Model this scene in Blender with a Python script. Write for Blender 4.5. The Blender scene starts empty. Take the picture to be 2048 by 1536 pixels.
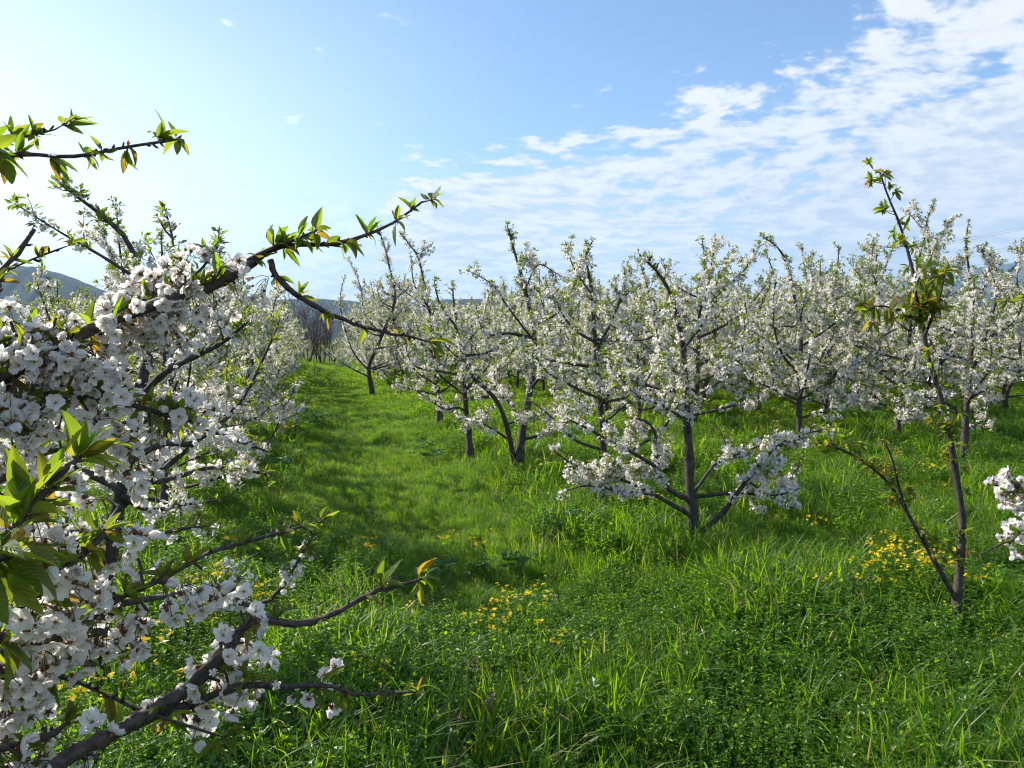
import bpy, math, random
import numpy as np
rng = np.random.default_rng(11)
random.seed(11)
S = bpy.context.scene
COL = S.collection
R = math.radians
# ------------------------------------------------------------------ camera
F = 1480.0                       # focal length in pixels of the 2048 px wide photograph
HORIZON = 678.0
CAM_H = 1.9
PITCH = math.atan((768 - HORIZON) / F)
cam_d = bpy.data.cameras.new('camera')
cam_d.sensor_width = 36.0
cam_d.lens = F / 2048 * 36
cam_d.clip_start = 0.02
cam_d.clip_end = 60000
cam = bpy.data.objects.new('camera', cam_d)
COL.objects.link(cam)
cam.location = (0, 0, CAM_H)
cam.rotation_euler = (math.pi / 2 - PITCH, 0, 0)
S.camera = cam
# ------------------------------------------------------------------ light
SUN_AZ, SUN_EL = R(-66), R(38)   # azimuth from +Y, negative = left
sun_dir = np.array([math.sin(SUN_AZ) * math.cos(SUN_EL), math.cos(SUN_AZ) * math.cos(SUN_EL), math.sin(SUN_EL)])
sl = bpy.data.lights.new('sun', 'SUN')
sl.energy = 5.0
sl.angle = R(0.55)
sl.color = (1.0, 0.93, 0.82)
so = bpy.data.objects.new('sun', sl)
COL.objects.link(so)
from mathutils import Vector
so.rotation_euler = Vector(sun_dir).to_track_quat('Z', 'Y').to_euler()
S.view_settings.view_transform = 'Standard'
S.view_settings.look = 'None'
S.view_settings.gamma = 1.0
S.view_settings.exposure = 1.0
S.cycles.filter_width = 1.15
S.cycles.max_bounces = 8
S.cycles.diffuse_bounces = 3
S.cycles.glossy_bounces = 2
S.cycles.transmission_bounces = 3
S.cycles.volume_bounces = 0
S.cycles.caustics_reflective = False
S.cycles.caustics_refractive = False

# ---- node helper
class NT:
    def __init__(s, tree):
        s.t = tree
    def n(s, typ, ins=None, **props):
        nd = s.t.nodes.new(typ)
        for k, v in props.items():
            setattr(nd, k, v)
        for k, v in (ins or {}).items():
            s.set(nd.inputs[k], v)
        return nd
    def set(s, sock, v):
        if isinstance(v, bpy.types.NodeSocket):
            s.t.links.new(v, sock)
        elif isinstance(v, bpy.types.Node):
            s.t.links.new(v.outputs[0], sock)
        else:
            if isinstance(v, tuple) and len(v) == 3 and sock.type == 'RGBA':
                v = v + (1.0,)
            sock.default_value = v
    def m(s, op, a, b=0.0, c=0.0, clamp=False):
        nd = s.t.nodes.new('ShaderNodeMath')
        nd.operation = op
        nd.use_clamp = clamp
        s.set(nd.inputs[0], a)
        s.set(nd.inputs[1], b)
        s.set(nd.inputs[2], c)
        return nd.outputs[0]
    def mix(s, f, a, b):
        nd = s.t.nodes.new('ShaderNodeMix')
        nd.data_type = 'RGBA'
        s.set(nd.inputs[0], f)
        s.set(nd.inputs[6], a)
        s.set(nd.inputs[7], b)
        return nd.outputs[2]
    def step(s, v, lo, hi, a=0.0, b=1.0):
        nd = s.t.nodes.new('ShaderNodeMapRange')
        nd.interpolation_type = 'SMOOTHSTEP'
        s.set(nd.inputs[0], v)
        for i, q in enumerate((lo, hi, a, b)):
            s.set(nd.inputs[i + 1], q)
        return nd.outputs[0]

# ---- world: Nishita sky with altocumulus drawn in sky directions
W = bpy.data.worlds.new('World')
S.world = W
W.use_nodes = True
W.node_tree.nodes.clear()
w = NT(W.node_tree)
sky = w.n('ShaderNodeTexSky', sky_type='NISHITA', sun_disc=False, sun_elevation=SUN_EL, sun_rotation=SUN_AZ % (2 * math.pi),
          altitude=200, air_density=1.0, dust_density=0.9, ozone_density=3.0)
SKY_STRENGTH = 0.1
tc = w.n('ShaderNodeTexCoord')
sep = w.n('ShaderNodeSeparateXYZ', {0: tc.outputs['Generated']})
dx, dy, dz = sep.outputs
az = w.m('ARCTAN2', dx, dy)
el = w.m('ARCSINE', dz)
zz = w.m('ADD', w.m('MAXIMUM', dz, 0.0), 0.20)
pu, pv = w.m('DIVIDE', dx, zz), w.m('DIVIDE', dy, zz)
pvec = w.n('ShaderNodeCombineXYZ', {0: pu, 1: pv, 2: 0.0})
warp = w.n('ShaderNodeTexNoise', {'Vector': pvec, 'Scale': 0.9, 'Detail': 3.0}, noise_dimensions='2D')
wv = w.n('ShaderNodeVectorMath', {0: pvec, 1: w.n('ShaderNodeVectorMath', {0: warp.outputs['Color'], 3: 0.28}, operation='SCALE')}, operation='ADD')
mp = w.n('ShaderNodeMapping', {'Vector': wv, 'Rotation': (0, 0, R(24)), 'Scale': (0.85, 1.1, 1)})
big = w.n('ShaderNodeTexNoise', {'Vector': wv, 'Scale': 0.8, 'Detail': 4.0, 'Roughness': 0.5}, noise_dimensions='2D').outputs[0]
cell = w.n('ShaderNodeTexNoise', {'Vector': mp, 'Scale': 7.4, 'Detail': 5.0, 'Roughness': 0.55}, noise_dimensions='2D').outputs[0]
fine = w.n('ShaderNodeTexNoise', {'Vector': mp, 'Scale': 19.0, 'Detail': 5.0, 'Roughness': 0.6}, noise_dimensions='2D').outputs[0]
# signed distance below the upper edge of the cloud sheet (radians)
edge = w.m('SUBTRACT', w.m('MULTIPLY_ADD', az, 0.30, 0.262), el)
sheet = w.m('MULTIPLY', w.step(edge, -0.07, 0.10), w.step(az, -0.30, -0.08))
dens = w.m('ADD', w.m('MULTIPLY', cell, 0.74), w.m('MULTIPLY', fine, 0.26))
dens = w.m('ADD', dens, w.m('MULTIPLY', w.m('SUBTRACT', big, 0.5), 0.34))
thr = w.m('MULTIPLY_ADD', sheet, w.step(el, 0.36, 0.08, -0.265, -0.335), 0.675)
thr = w.m('SUBTRACT', thr, w.m('MULTIPLY', w.m('MULTIPLY', w.step(edge, -0.26, -0.12), w.step(az, -0.25, -0.05)), 0.055))
cov = w.step(w.m('SUBTRACT', dens, thr), -0.03, 0.12)
cov = w.m('MULTIPLY', cov, 0.93)
hz = w.step(el, 0.26, 0.03, 0.0, 0.92)
cov = w.m('MAXIMUM', cov, hz)
cshade = w.step(w.m('ADD', w.m('MULTIPLY', cell, 0.6), w.m('MULTIPLY', fine, 0.4)), 0.40, 0.60)
ccol = w.mix(cshade, (0.335, 0.385, 0.455), (0.50, 0.51, 0.52))
ccol = w.mix(w.m('MULTIPLY', w.step(az, 0.12, 0.55), w.step(el, 0.30, 0.06, 0.0, 0.85)), ccol, w.mix(w.step(w.m('ADD', w.m('MULTIPLY', cell, 0.5), w.m('MULTIPLY', big, 0.5)), 0.38, 0.62), (0.26, 0.305, 0.38), (0.41, 0.43, 0.46)))
ang = w.n('ShaderNodeVectorMath', {0: tc.outputs['Generated'], 1: tuple(sun_dir)}, operation='DOT_PRODUCT').outputs['Value']
glow = w.step(ang, 0.45, 1.0)
ccol = w.mix(w.m('MULTIPLY', glow, 0.5), ccol, (0.9, 0.87, 0.81))
sky = w.n('ShaderNodeHueSaturation', {'Saturation': 1.06, 'Value': 1.08, 'Color': sky})
skyc = w.n('ShaderNodeVectorMath', {0: sky, 3: SKY_STRENGTH}, operation='SCALE').outputs[0]
out = w.mix(cov, skyc, ccol)
out = w.mix(w.m('MULTIPLY', w.m('MULTIPLY', w.step(ang, 0.45, 1.0), w.step(el, 0.50, 0.08)), 0.8), out, (0.80, 0.80, 0.79))
bg = w.n('ShaderNodeBackground', {0: out, 1: 1.0})
w.n('ShaderNodeOutputWorld', {0: bg})

# ------------------------------------------------------------------ projection helpers
_c, _s = math.cos(PITCH), math.sin(PITCH)
def P(px, py, d):
    """photo pixel (2048 wide) at depth d metres -> world point"""
    a, b = (px - 1024) / F, (768 - py) / F
    v = np.array([a, _c + b * _s, -_s + b * _c])
    return np.array([0, 0, CAM_H]) + v * (d / v[1])
def tz(x, y):
    x = np.asarray(x, float); y = np.asarray(y, float)
    r = np.hypot(x, y)
    z = 0.035 * np.sin(1.3 * x + 0.7 * y + 1) + 0.03 * np.sin(2.1 * y - 0.9 * x) + 0.02 * np.sin(3.7 * x + 2.9 * y)
    c = -1.9 - 0.26 * (y - 10.6)
    z = z - 0.05 * np.exp(-((x - c) / 1.2) ** 2)
    return z * np.clip(1.5 - r / 60, 0, 1)
def G(px, py, hgt=0.0):
    p = P(px, py, 1.0) - np.array([0, 0, CAM_H])
    t = (CAM_H - hgt) / -p[2]
    for _ in range(6):
        t = (CAM_H - hgt - float(tz(p[0] * t, p[1] * t))) / -p[2]
    return np.array([p[0] * t, p[1] * t, CAM_H + p[2] * t - hgt])

# ------------------------------------------------------------------ object helpers
def tag(o, label=None, cat=None, group=None, kind=None):
    for k, v in (('label', label), ('category', cat), ('group', group), ('kind', kind)):
        if v:
            o[k] = v
    return o
def empty(name, loc, rz=0.0):
    o = bpy.data.objects.new(name, None)
    COL.objects.link(o)
    o.location = loc
    o.rotation_euler = (0, 0, rz)
    o.empty_display_size = 0.1
    return o
class Acc:
    """collects quads with a material slot each"""
    def __init__(s):
        s.v, s.q, s.m, s.n, s.uv = [], [], [], 0, []
    def add(s, v, q, mi=0, uv=None):
        v = np.asarray(v, float).reshape(-1, 3)
        q = np.asarray(q, int).reshape(-1, 4)
        s.v.append(v); s.q.append(q + s.n)
        s.m.append(np.full(len(q), mi) if np.isscalar(mi) else np.asarray(mi))
        s.uv.append(np.zeros((len(v), 2)) if uv is None else np.asarray(uv, float).reshape(-1, 2))
        s.n += len(v)
        return s
    def inst(s, tv, tq, M, T, mi=0, uv=None):
        """template verts (k,3) under N rotations/scales M (N,3,3) and translations T (N,3)"""
        N, k = len(T), len(tv)
        if N == 0:
            return s
        V = np.einsum('nij,kj->nki', M, tv) + T[:, None, :]
        q = np.asarray(tq)[None] + (np.arange(N) * k)[:, None, None]
        m = mi if np.isscalar(mi) else np.tile(mi, N)
        return s.add(V, q, m, None if uv is None else np.tile(uv, (N, 1)))
    def mesh(s, name, mats, smooth=False, uv=False):
        me = bpy.data.meshes.new(name)
        if s.n:
            v = np.concatenate(s.v); q = np.concatenate(s.q); m = np.concatenate(s.m)
            me.vertices.add(len(v)); me.vertices.foreach_set('co', v.astype(np.float32).ravel())
            me.loops.add(q.size); me.loops.foreach_set('vertex_index', q.astype(np.int32).ravel())
            me.polygons.add(len(q))
            me.polygons.foreach_set('loop_start', np.arange(0, q.size, 4, dtype=np.int32))
            me.polygons.foreach_set('material_index', m.astype(np.int32))
            if uv:
                a = me.attributes.new('leafuv', 'FLOAT2', 'POINT')
                a.data.foreach_set('vector', np.concatenate(s.uv).astype(np.float32).ravel())
            me.polygons.foreach_set('use_smooth', np.full(len(q), bool(smooth)))
        for mt in mats:
            me.materials.append(mt)
        me.update(calc_edges=True)
        return me
    def obj(s, name, mats, parent=None, smooth=False, uv=False):
        return link(name, s.mesh(name, mats, smooth, uv), parent)
def link(name, me, parent=None):
    o = bpy.data.objects.new(name, me)
    COL.objects.link(o)
    if parent is not None:
        o.parent = parent
    return o
def nrm(a):
    return a / np.maximum(np.linalg.norm(a, axis=-1, keepdims=True), 1e-9)
def frames(axis, roll=None):
    """rotation matrices (N,3,3) whose local Z is axis, with a random roll"""
    z = nrm(np.asarray(axis, float))
    ref = np.where(np.abs(z[:, 2:3]) < 0.95, np.array([[0, 0, 1.0]]), np.array([[1.0, 0, 0]]))
    x = nrm(np.cross(ref, z)); y = np.cross(z, x)
    a = rng.uniform(0, 2 * np.pi, len(z)) if roll is None else roll
    ca, sa = np.cos(a)[:, None], np.sin(a)[:, None]
    return np.stack([x * ca + y * sa, -x * sa + y * ca, z], axis=2)
def frames_fwd(fwd, up):
    """local Y = fwd (leaf direction), local Z close to up"""
    y = nrm(np.asarray(fwd, float))
    x = nrm(np.cross(y, up)); z = np.cross(x, y)
    return np.stack([x, y, z], axis=2)
def unit(n):
    return nrm(rng.normal(size=(n, 3)))
def resample(p, k):
    """Catmull-Rom through p, k points evenly spread"""
    p = np.asarray(p, float)
    if len(p) == 2:
        return p[0] + (p[1] - p[0]) * np.linspace(0, 1, k)[:, None]
    e = np.vstack([2 * p[0] - p[1], p, 2 * p[-1] - p[-2]])
    o = []
    for i in range(1, len(e) - 2):
        t = np.linspace(0, 1, 12, endpoint=False)[:, None]
        a, b, c, d = e[i - 1], e[i], e[i + 1], e[i + 2]
        o.append(0.5 * (2 * b + (c - a) * t + (2 * a - 5 * b + 4 * c - d) * t ** 2 + (3 * b - a - 3 * c + d) * t ** 3))
    o = np.vstack(o + [e[-2:-1]])
    L = np.r_[0, np.cumsum(np.linalg.norm(np.diff(o, axis=0), axis=1))]
    s = np.linspace(0, L[-1], k)
    return np.stack([np.interp(s, L, o[:, j]) for j in range(3)], 1)
def tubes(acc, pts, rad, sides=5, mi=0, rough=0.0):
    """pts (N,K,3), rad (N,K)"""
    pts = np.asarray(pts, float)
    if pts.ndim == 2:
        pts = pts[None]; rad = np.asarray(rad)[None]
    N, K, _ = pts.shape
    if N == 0:
        return
    t = nrm(np.gradient(pts, axis=1))
    a = nrm(pts[:, -1] - pts[:, 0])
    ref = np.where(np.abs(a[:, 2:3]) < 0.9, np.array([[0, 0, 1.0]]), np.array([[1.0, 0, 0.1]]))
    x = nrm(np.cross(ref[:, None, :], t)); y = np.cross(t, x)
    th = np.arange(sides) * 2 * np.pi / sides
    rr = np.repeat(rad[:, :, None], sides, 2)
    if rough:
        rr = rr * (1 + rng.normal(0, rough, rr.shape))
    V = pts[:, :, None] + rr[..., None] * (x[:, :, None] * np.cos(th)[:, None] + y[:, :, None] * np.sin(th)[:, None])
    i = np.arange(N)[:, None, None] * K * sides
    k = np.arange(K - 1)[None, :, None] * sides
    s0 = np.arange(sides)[None, None]; s1 = (s0 + 1) % sides
    q = np.stack([i + k + s0, i + k + s1, i + k + sides + s1, i + k + sides + s0], -1)
    acc.add(V, q, mi)

# ------------------------------------------------------------------ materials
def mat(name):
    m = bpy.data.materials.new(name)
    m.use_nodes = True
    m.node_tree.nodes.clear()
    return m, NT(m.node_tree)
def leafy(name, cols, trans, tfac=0.45, rough=0.45, spec=0.35, veins=False, edge=None, objrand=False, noise=0.0):
    """thin translucent leaf/petal; cols/trans = lists of (pos, colour) picked per island"""
    m, t = mat(name)
    geo = t.n('ShaderNodeNewGeometry')
    r = geo.outputs['Random Per Island']
    if objrand:
        oi = t.n('ShaderNodeObjectInfo')
        r = t.m('FRACT', t.m('ADD', t.m('MULTIPLY', r, 0.45), oi.outputs['Random']))
    def ramp(cs):
        nd = t.n('ShaderNodeValToRGB', {0: r})
        e = nd.color_ramp.elements
        while len(e) < len(cs):
            e.new(0.5)
        for i, (p, c) in enumerate(cs):
            e[i].position = p
            e[i].color = c + (1.0,)
        return nd.outputs[0]
    bc, tr = ramp(cols), ramp(trans)
    kw = {}
    if veins or edge:
        at = t.n('ShaderNodeAttribute', attribute_name='leafuv')
        sp = t.n('ShaderNodeSeparateXYZ', {0: at.outputs['Vector']})
        ax = t.m('ABSOLUTE', sp.outputs[0])
        if veins:
            ph = t.m('SUBTRACT', sp.outputs[1], t.m('MULTIPLY', ax, 0.22))
            wv_ = t.m('SINE', t.m('MULTIPLY', ph, 62.0))
            mid = t.step(ax, 0.10, 0.0)
            ln = t.m('MAXIMUM', t.step(wv_, 0.75, 1.0, 0.0, 0.55), mid)
            bc = t.mix(t.m('MULTIPLY', ln, 0.45), bc, (0.22, 0.27, 0.08))
            tr = t.mix(t.m('MULTIPLY', ln, 0.5), tr, (0.12, 0.20, 0.02))
            b = t.n('ShaderNodeBump', {'Strength': 0.6, 'Distance': 0.002, 'Height': wv_})
            kw['Normal'] = b.outputs[0]
        if edge:
            ef = t.m('MULTIPLY', t.step(t.m('MAXIMUM', ax, sp.outputs[1]), 0.45, 1.0), t.step(r, 0.55, 1.0, 0.0, 0.85))
            bc = t.mix(ef, bc, edge)
            tr = t.mix(ef, tr, tuple(min(1, c * 2.0) for c in edge))
    if noise:
        nz = t.n('ShaderNodeTexNoise', {'Vector': t.n('ShaderNodeTexCoord').outputs['Object'], 'Scale': noise, 'Detail': 2.0})
        f = t.step(nz.outputs[0], 0.35, 0.7, 0.75, 1.15)
        bc = t.n('ShaderNodeVectorMath', {0: bc, 3: f}, operation='SCALE').outputs[0]
    pr = t.n('ShaderNodeBsdfPrincipled', {'Base Color': bc, 'Roughness': rough, 'Specular IOR Level': spec, **kw})
    tl = t.n('ShaderNodeBsdfTranslucent', {'Color': tr})
    mx = t.n('ShaderNodeMixShader', {0: tfac, 1: pr, 2: tl})
    t.n('ShaderNodeOutputMaterial', {0: mx})
    return m
def solid(name, c1, c2, scale=20.0, rough=0.8, bump=0.0, spec=0.3, vec_scale=(1, 1, 1), detail=6.0):
    m, t = mat(name)
    co = t.n('ShaderNodeTexCoord').outputs['Object']
    mp_ = t.n('ShaderNodeMapping', {'Vector': co, 'Scale': vec_scale})
    nz = t.n('ShaderNodeTexNoise', {'Vector': mp_, 'Scale': scale, 'Detail': detail, 'Roughness': 0.6})
    f = t.step(nz.outputs[0], 0.3, 0.7)
    kw = {}
    if bump:
        kw['Normal'] = t.n('ShaderNodeBump', {'Strength': 0.7, 'Distance': bump, 'Height': nz.outputs[0]}).outputs[0]
    pr = t.n('ShaderNodeBsdfPrincipled', {'Base Color': t.mix(f, c1, c2), 'Roughness': rough, 'Specular IOR Level': spec, **kw})
    t.n('ShaderNodeOutputMaterial', {0: pr})
    return m
M_BARK = solid('cherry_bark', (0.026, 0.021, 0.019), (0.085, 0.070, 0.063), 30, 0.75, 0.006, vec_scale=(1, 1, 0.5))
M_TWIG = solid('twig_bark', (0.05, 0.03, 0.022), (0.15, 0.095, 0.075), 60, 0.5, 0.001, spec=0.4)
M_NEARBARK = solid('near_bark', (0.020, 0.015, 0.014), (0.085, 0.060, 0.052), 90, 0.6, 0.003, spec=0.4, vec_scale=(1.0, 1.0, 1.0))
W1, W2 = (0.86, 0.85, 0.83), (0.86, 0.79, 0.77)
M_PETAL = leafy('petal', [(0, W1), (0.8, (0.84, 0.83, 0.80)), (1, W2)], [(0, (0.90, 0.88, 0.82)), (1, (0.90, 0.83, 0.74))], 0.47, 0.55, 0.2)
M_NPETAL = leafy('near_petal', [(0, W1), (0.7, (0.87, 0.86, 0.84)), (1, (0.85, 0.76, 0.75))], [(0, (0.88, 0.87, 0.82)), (1, (0.88, 0.81, 0.76))], 0.46, 0.5, 0.25)
M_CALYX = leafy('calyx', [(0, (0.16, 0.05, 0.03)), (1, (0.20, 0.13, 0.04))], [(0, (0.25, 0.06, 0.03)), (1, (0.2, 0.16, 0.03))], 0.25)
M_PEDI = leafy('pedicel', [(0, (0.10, 0.11, 0.03)), (1, (0.14, 0.10, 0.04))], [(0, (0.2, 0.22, 0.04)), (1, (0.22, 0.16, 0.05))], 0.25)
M_STAMEN = leafy('stamen', [(0, (0.55, 0.48, 0.25)), (1, (0.5, 0.38, 0.12))], [(0, (0.4, 0.35, 0.15)), (1, (0.4, 0.3, 0.1))], 0.3)
M_LEAF = leafy('cherry_leaf', [(0, (0.07, 0.12, 0.018)), (0.7, (0.095, 0.14, 0.022)), (1, (0.15, 0.11, 0.025))],
               [(0, (0.26, 0.40, 0.03)), (0.7, (0.34, 0.46, 0.04)), (1, (0.42, 0.30, 0.04))], 0.45, 0.4, 0.4)
M_NLEAF = leafy('near_cherry_leaf', [(0, (0.045, 0.10, 0.014)), (0.6, (0.075, 0.13, 0.02)), (1, (0.10, 0.11, 0.022))],
                [(0, (0.28, 0.46, 0.02)), (0.6, (0.42, 0.50, 0.03)), (1, (0.55, 0.38, 0.03))], 0.5, 0.35, 0.45, veins=True, edge=(0.20, 0.10, 0.02))
M_GRASS = leafy('grass_blade', [(0, (0.028, 0.085, 0.008)), (0.5, (0.042, 0.115, 0.010)), (0.93, (0.075, 0.135, 0.018)), (0.965, (0.24, 0.20, 0.08))],
                [(0, (0.15, 0.38, 0.006)), (0.5, (0.275, 0.51, 0.008)), (0.93, (0.41, 0.55, 0.02)), (0.965, (0.42, 0.36, 0.13))], 0.55, 0.42, 0.32, objrand=True)
M_WEED = leafy('weed_leaf', [(0, (0.030, 0.09, 0.009)), (0.6, (0.050, 0.125, 0.012)), (1, (0.085, 0.15, 0.02))],
               [(0, (0.16, 0.39, 0.008)), (0.6, (0.29, 0.51, 0.012)), (1, (0.41, 0.54, 0.025))], 0.53, 0.40, 0.45, objrand=True)
M_MALLOW = leafy('mallow_leaf', [(0, (0.035, 0.10, 0.016)), (1, (0.05, 0.13, 0.02))], [(0, (0.12, 0.36, 0.02)), (1, (0.18, 0.42, 0.03))], 0.42, 0.38, 0.4)
M_YELLOW = leafy('yellow_petal', [(0, (0.80, 0.56, 0.02)), (1, (0.85, 0.66, 0.03))], [(0, (0.7, 0.5, 0.02)), (1, (0.75, 0.55, 0.02))], 0.35, 0.5, 0.2)
M_PURPLE = leafy('purple_petal', [(0, (0.38, 0.13, 0.32)), (1, (0.48, 0.20, 0.40))], [(0, (0.45, 0.15, 0.35)), (1, (0.5, 0.2, 0.4))], 0.35)
M_SOIL = None

# ground: grassy soil near, meadow and fields farther off
m, t = mat('ground_soil')
co = t.n('ShaderNodeTexCoord').outputs['Object']
n1 = t.n('ShaderNodeTexNoise', {'Vector': co, 'Scale': 3.0, 'Detail': 8.0, 'Roughness': 0.65}).outputs[0]
n2 = t.n('ShaderNodeTexNoise', {'Vector': co, 'Scale': 0.012, 'Detail': 4.0}).outputs[0]
n3 = t.n('ShaderNodeTexNoise', {'Vector': co, 'Scale': 40.0, 'Detail': 4.0}).outputs[0]
ln = t.n('ShaderNodeVectorMath', {0: co}, operation='LENGTH').outputs['Value']
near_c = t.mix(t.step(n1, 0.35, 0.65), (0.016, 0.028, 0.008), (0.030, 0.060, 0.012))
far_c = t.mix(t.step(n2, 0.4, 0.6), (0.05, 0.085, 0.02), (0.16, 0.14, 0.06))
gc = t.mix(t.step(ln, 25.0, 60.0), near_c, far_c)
bp = t.n('ShaderNodeBump', {'Strength': 0.8, 'Distance': 0.03, 'Height': t.m('ADD', n1, t.m('MULTIPLY', n3, 0.4))})
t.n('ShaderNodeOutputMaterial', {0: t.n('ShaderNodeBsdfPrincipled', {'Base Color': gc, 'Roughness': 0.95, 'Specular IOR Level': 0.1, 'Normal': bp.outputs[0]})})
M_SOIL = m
M_HILL = solid('hill_forest', (0.012, 0.019, 0.010), (0.036, 0.038, 0.022), 0.012, 0.95, 0.0, 0.05, detail=9)
M_MOUNT = solid('mountain_forest', (0.02, 0.028, 0.018), (0.05, 0.05, 0.035), 0.0022, 0.95, 0.0, 0.05, detail=9)
M_WIRE = solid('wire_metal', (0.08, 0.08, 0.085), (0.12, 0.12, 0.12), 3, 0.5)
M_STAKE = solid('stake_wood', (0.10, 0.08, 0.05), (0.20, 0.16, 0.10), 30, 0.8, 0.002)
M_BRUSH = solid('bare_twigs', (0.045, 0.032, 0.026), (0.10, 0.075, 0.06), 8, 0.9)
M_DRY = leafy('dry_grass', [(0, (0.20, 0.17, 0.08)), (1, (0.13, 0.14, 0.04))], [(0, (0.3, 0.25, 0.1)), (1, (0.2, 0.22, 0.06))], 0.3)

# ------------------------------------------------------------------ setting
def grid_obj(name, X, Y, Z, mt, smooth=True):
    a, b = X.shape
    idx = np.arange(a * b).reshape(a, b)
    q = np.stack([idx[:-1, :-1], idx[1:, :-1], idx[1:, 1:], idx[:-1, 1:]], -1)
    return Acc().add(np.stack([X, Y, Z], -1), q).obj(name, [mt], None, smooth)
u = np.linspace(-1, 1, 241)
gx = np.sign(u) * (np.abs(u) * 25 + 9100 * np.abs(u) ** 7)
X, Y = np.meshgrid(gx, gx, indexing='ij')
ground = grid_obj('ground', X, Y, tz(X, Y), M_SOIL)
tag(ground, 'green orchard meadow ground under the grass', 'ground', kind='structure')

def ridge(name, pix, D, depth, mt, label, nz=0.02, seed=1):
    """a hill whose skyline follows the listed photo pixels at distance D"""
    r2 = np.random.default_rng(seed)
    px = np.array([p[0] for p in pix], float); py = np.array([p[1] for p in pix], float)
    n = 260
    xs = np.linspace(px[0], px[-1], n)
    h = np.interp(xs, px, py)
    H = CAM_H + (HORIZON - h) / F * D
    H = H * (1 + nz * np.convolve(r2.normal(size=n + 8), np.ones(5) / 5, 'same')[4:-4]) + nz * 12 * r2.normal(size=n)
    t_ = np.linspace(-1, 1, 41)
    prof = np.where(t_ < 0, np.cos(t_ * np.pi / 2) ** 1.3, np.cos(t_ * np.pi / 2) ** 0.8)
    wx = (xs - 1024) / F * D
    Xg = np.repeat(wx[:, None], 41, 1) * (1 + t_[None] * depth / D * 0.6)
    Yg = D + t_[None] * depth + np.zeros((n, 1))
    bumps = r2.normal(0, 1, (n, 41))
    for _ in range(3):
        bumps = (bumps + np.roll(bumps, 1, 0) + np.roll(bumps, -1, 0) + np.roll(bumps, 1, 1) + np.roll(bumps, -1, 1)) / 5
    Zg = H[:, None] * prof[None] * (1 + 0.16 * bumps * (1 - prof[None])) - 4
    o = grid_obj(name, Xg, Yg, Zg, mt)
    return tag(o, label, 'hill', kind='structure')
ridge('wooded_hill', [(-400, 600), (-150, 555), (20, 545), (60, 533), (90, 535), (140, 550), (200, 575), (270, 600), (360, 622), (460, 640)], 2300, 700, M_HILL, 'dark wooded hill behind the left blossoming trees', 0.012, 3)
ridge('low_hill', [(380, 645), (450, 620), (510, 605), (570, 598), (640, 597), (720, 602), (800, 605), (900, 598), (1000, 597), (1080, 604), (1180, 612), (1300, 618), (1420, 632)], 3000, 800, M_HILL, 'long low wooded hill at the end of the grass path', 0.010, 4)
ridge('mountain', [(1200, 640), (1350, 626), (1450, 612), (1560, 600), (1640, 590), (1740, 577), (1800, 560), (1880, 548), (1960, 535), (2048, 522), (2200, 505), (2500, 520), (2900, 600)], 6400, 1500, M_MOUNT, 'blue far mountain range behind the right trees', 0.006, 5)
ridge('foothill', [(1500, 640), (1600, 622), (1700, 606), (1800, 592), (1900, 590), (2000, 585), (2150, 575), (2500, 580), (2800, 630)], 3900, 900, M_HILL, 'dark foothill in front of the far mountain range', 0.008, 6)

# ------------------------------------------------------------------ templates
# low detail flower: five kite petals and a calyx
def flower_low(L=0.0155, cup=0.42, petals=5, wid=0.46):
    V, Q, mi = [], [], []
    for k in range(petals):
        a = k * 2 * np.pi / petals
        c, s = np.cos(a), np.sin(a)
        pts = np.array([[0.0, 0, 0], [L * 0.62, L * wid, L * cup * 0.55], [L, 0, L * cup], [L * 0.62, -L * wid, L * cup * 0.55]])
        pts = pts @ np.array([[c, s, 0], [-s, c, 0], [0, 0, 1]])
        Q.append(np.arange(4) + len(V) * 4); V.append(pts); mi.append(0)
    e = 0.0032
    V.append(np.array([[e, e, -0.002], [-e, e, -0.002], [-e, -e, -0.002], [e, -e, -0.002]])); Q.append(np.arange(4) + petals * 4); mi.append(1)
    return np.vstack(V), np.array(Q), np.array(mi)
FL_V, FL_Q, FL_M = flower_low()
FF_V, FF_Q, FF_M = flower_low(0.021, 0.5, 3, 0.62)
# low detail leaf: folded kite along +Y, unit length
LF_V = np.array([[0, 0, 0], [0, 0.5, -0.05], [0, 1, -0.12], [-0.21, 0.45, 0.06], [0.21, 0.45, 0.06]], float)
LF_Q = np.array([[0, 4, 2, 1], [0, 1, 2, 3]])
def leaf_hi(nu=7, nv=11, wid=0.24, fold=0.35, curl=0.35, serr=0.03):
    us = np.linspace(-1, 1, nu); vs = np.linspace(0, 1, nv)
    Uu, Vv = np.meshgrid(us, vs)
    wd = wid * np.sin(np.pi * Vv ** 0.85) ** 0.75 * (1 - 0.25 * Vv)
    wd = wd + 0.004
    wd[1:-1:2, [0, -1]] *= 1 + serr * 2
    x = Uu * wd
    z = np.abs(Uu) * wd * fold - curl * Vv ** 2 + 0.012 * np.sin(Vv * 24) * np.abs(Uu)
    y = Vv * (1 - 0.25 * curl * Vv)
    v = np.stack([x, y, z], -1).reshape(-1, 3)
    i = np.arange(nu * nv).reshape(nv, nu)
    q = np.stack([i[:-1, :-1], i[:-1, 1:], i[1:, 1:], i[1:, :-1]], -1).reshape(-1, 4)
    return v, q, np.stack([Uu, Vv], -1).reshape(-1, 2)
LEAF_HI = [leaf_hi(curl=c, fold=f, wid=w_) for c, f, w_ in ((0.1, 0.3, 0.19), (0.4, 0.5, 0.17), (0.25, 0.8, 0.21), (0.7, 0.4, 0.19), (-0.15, 1.0, 0.18))]
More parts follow.
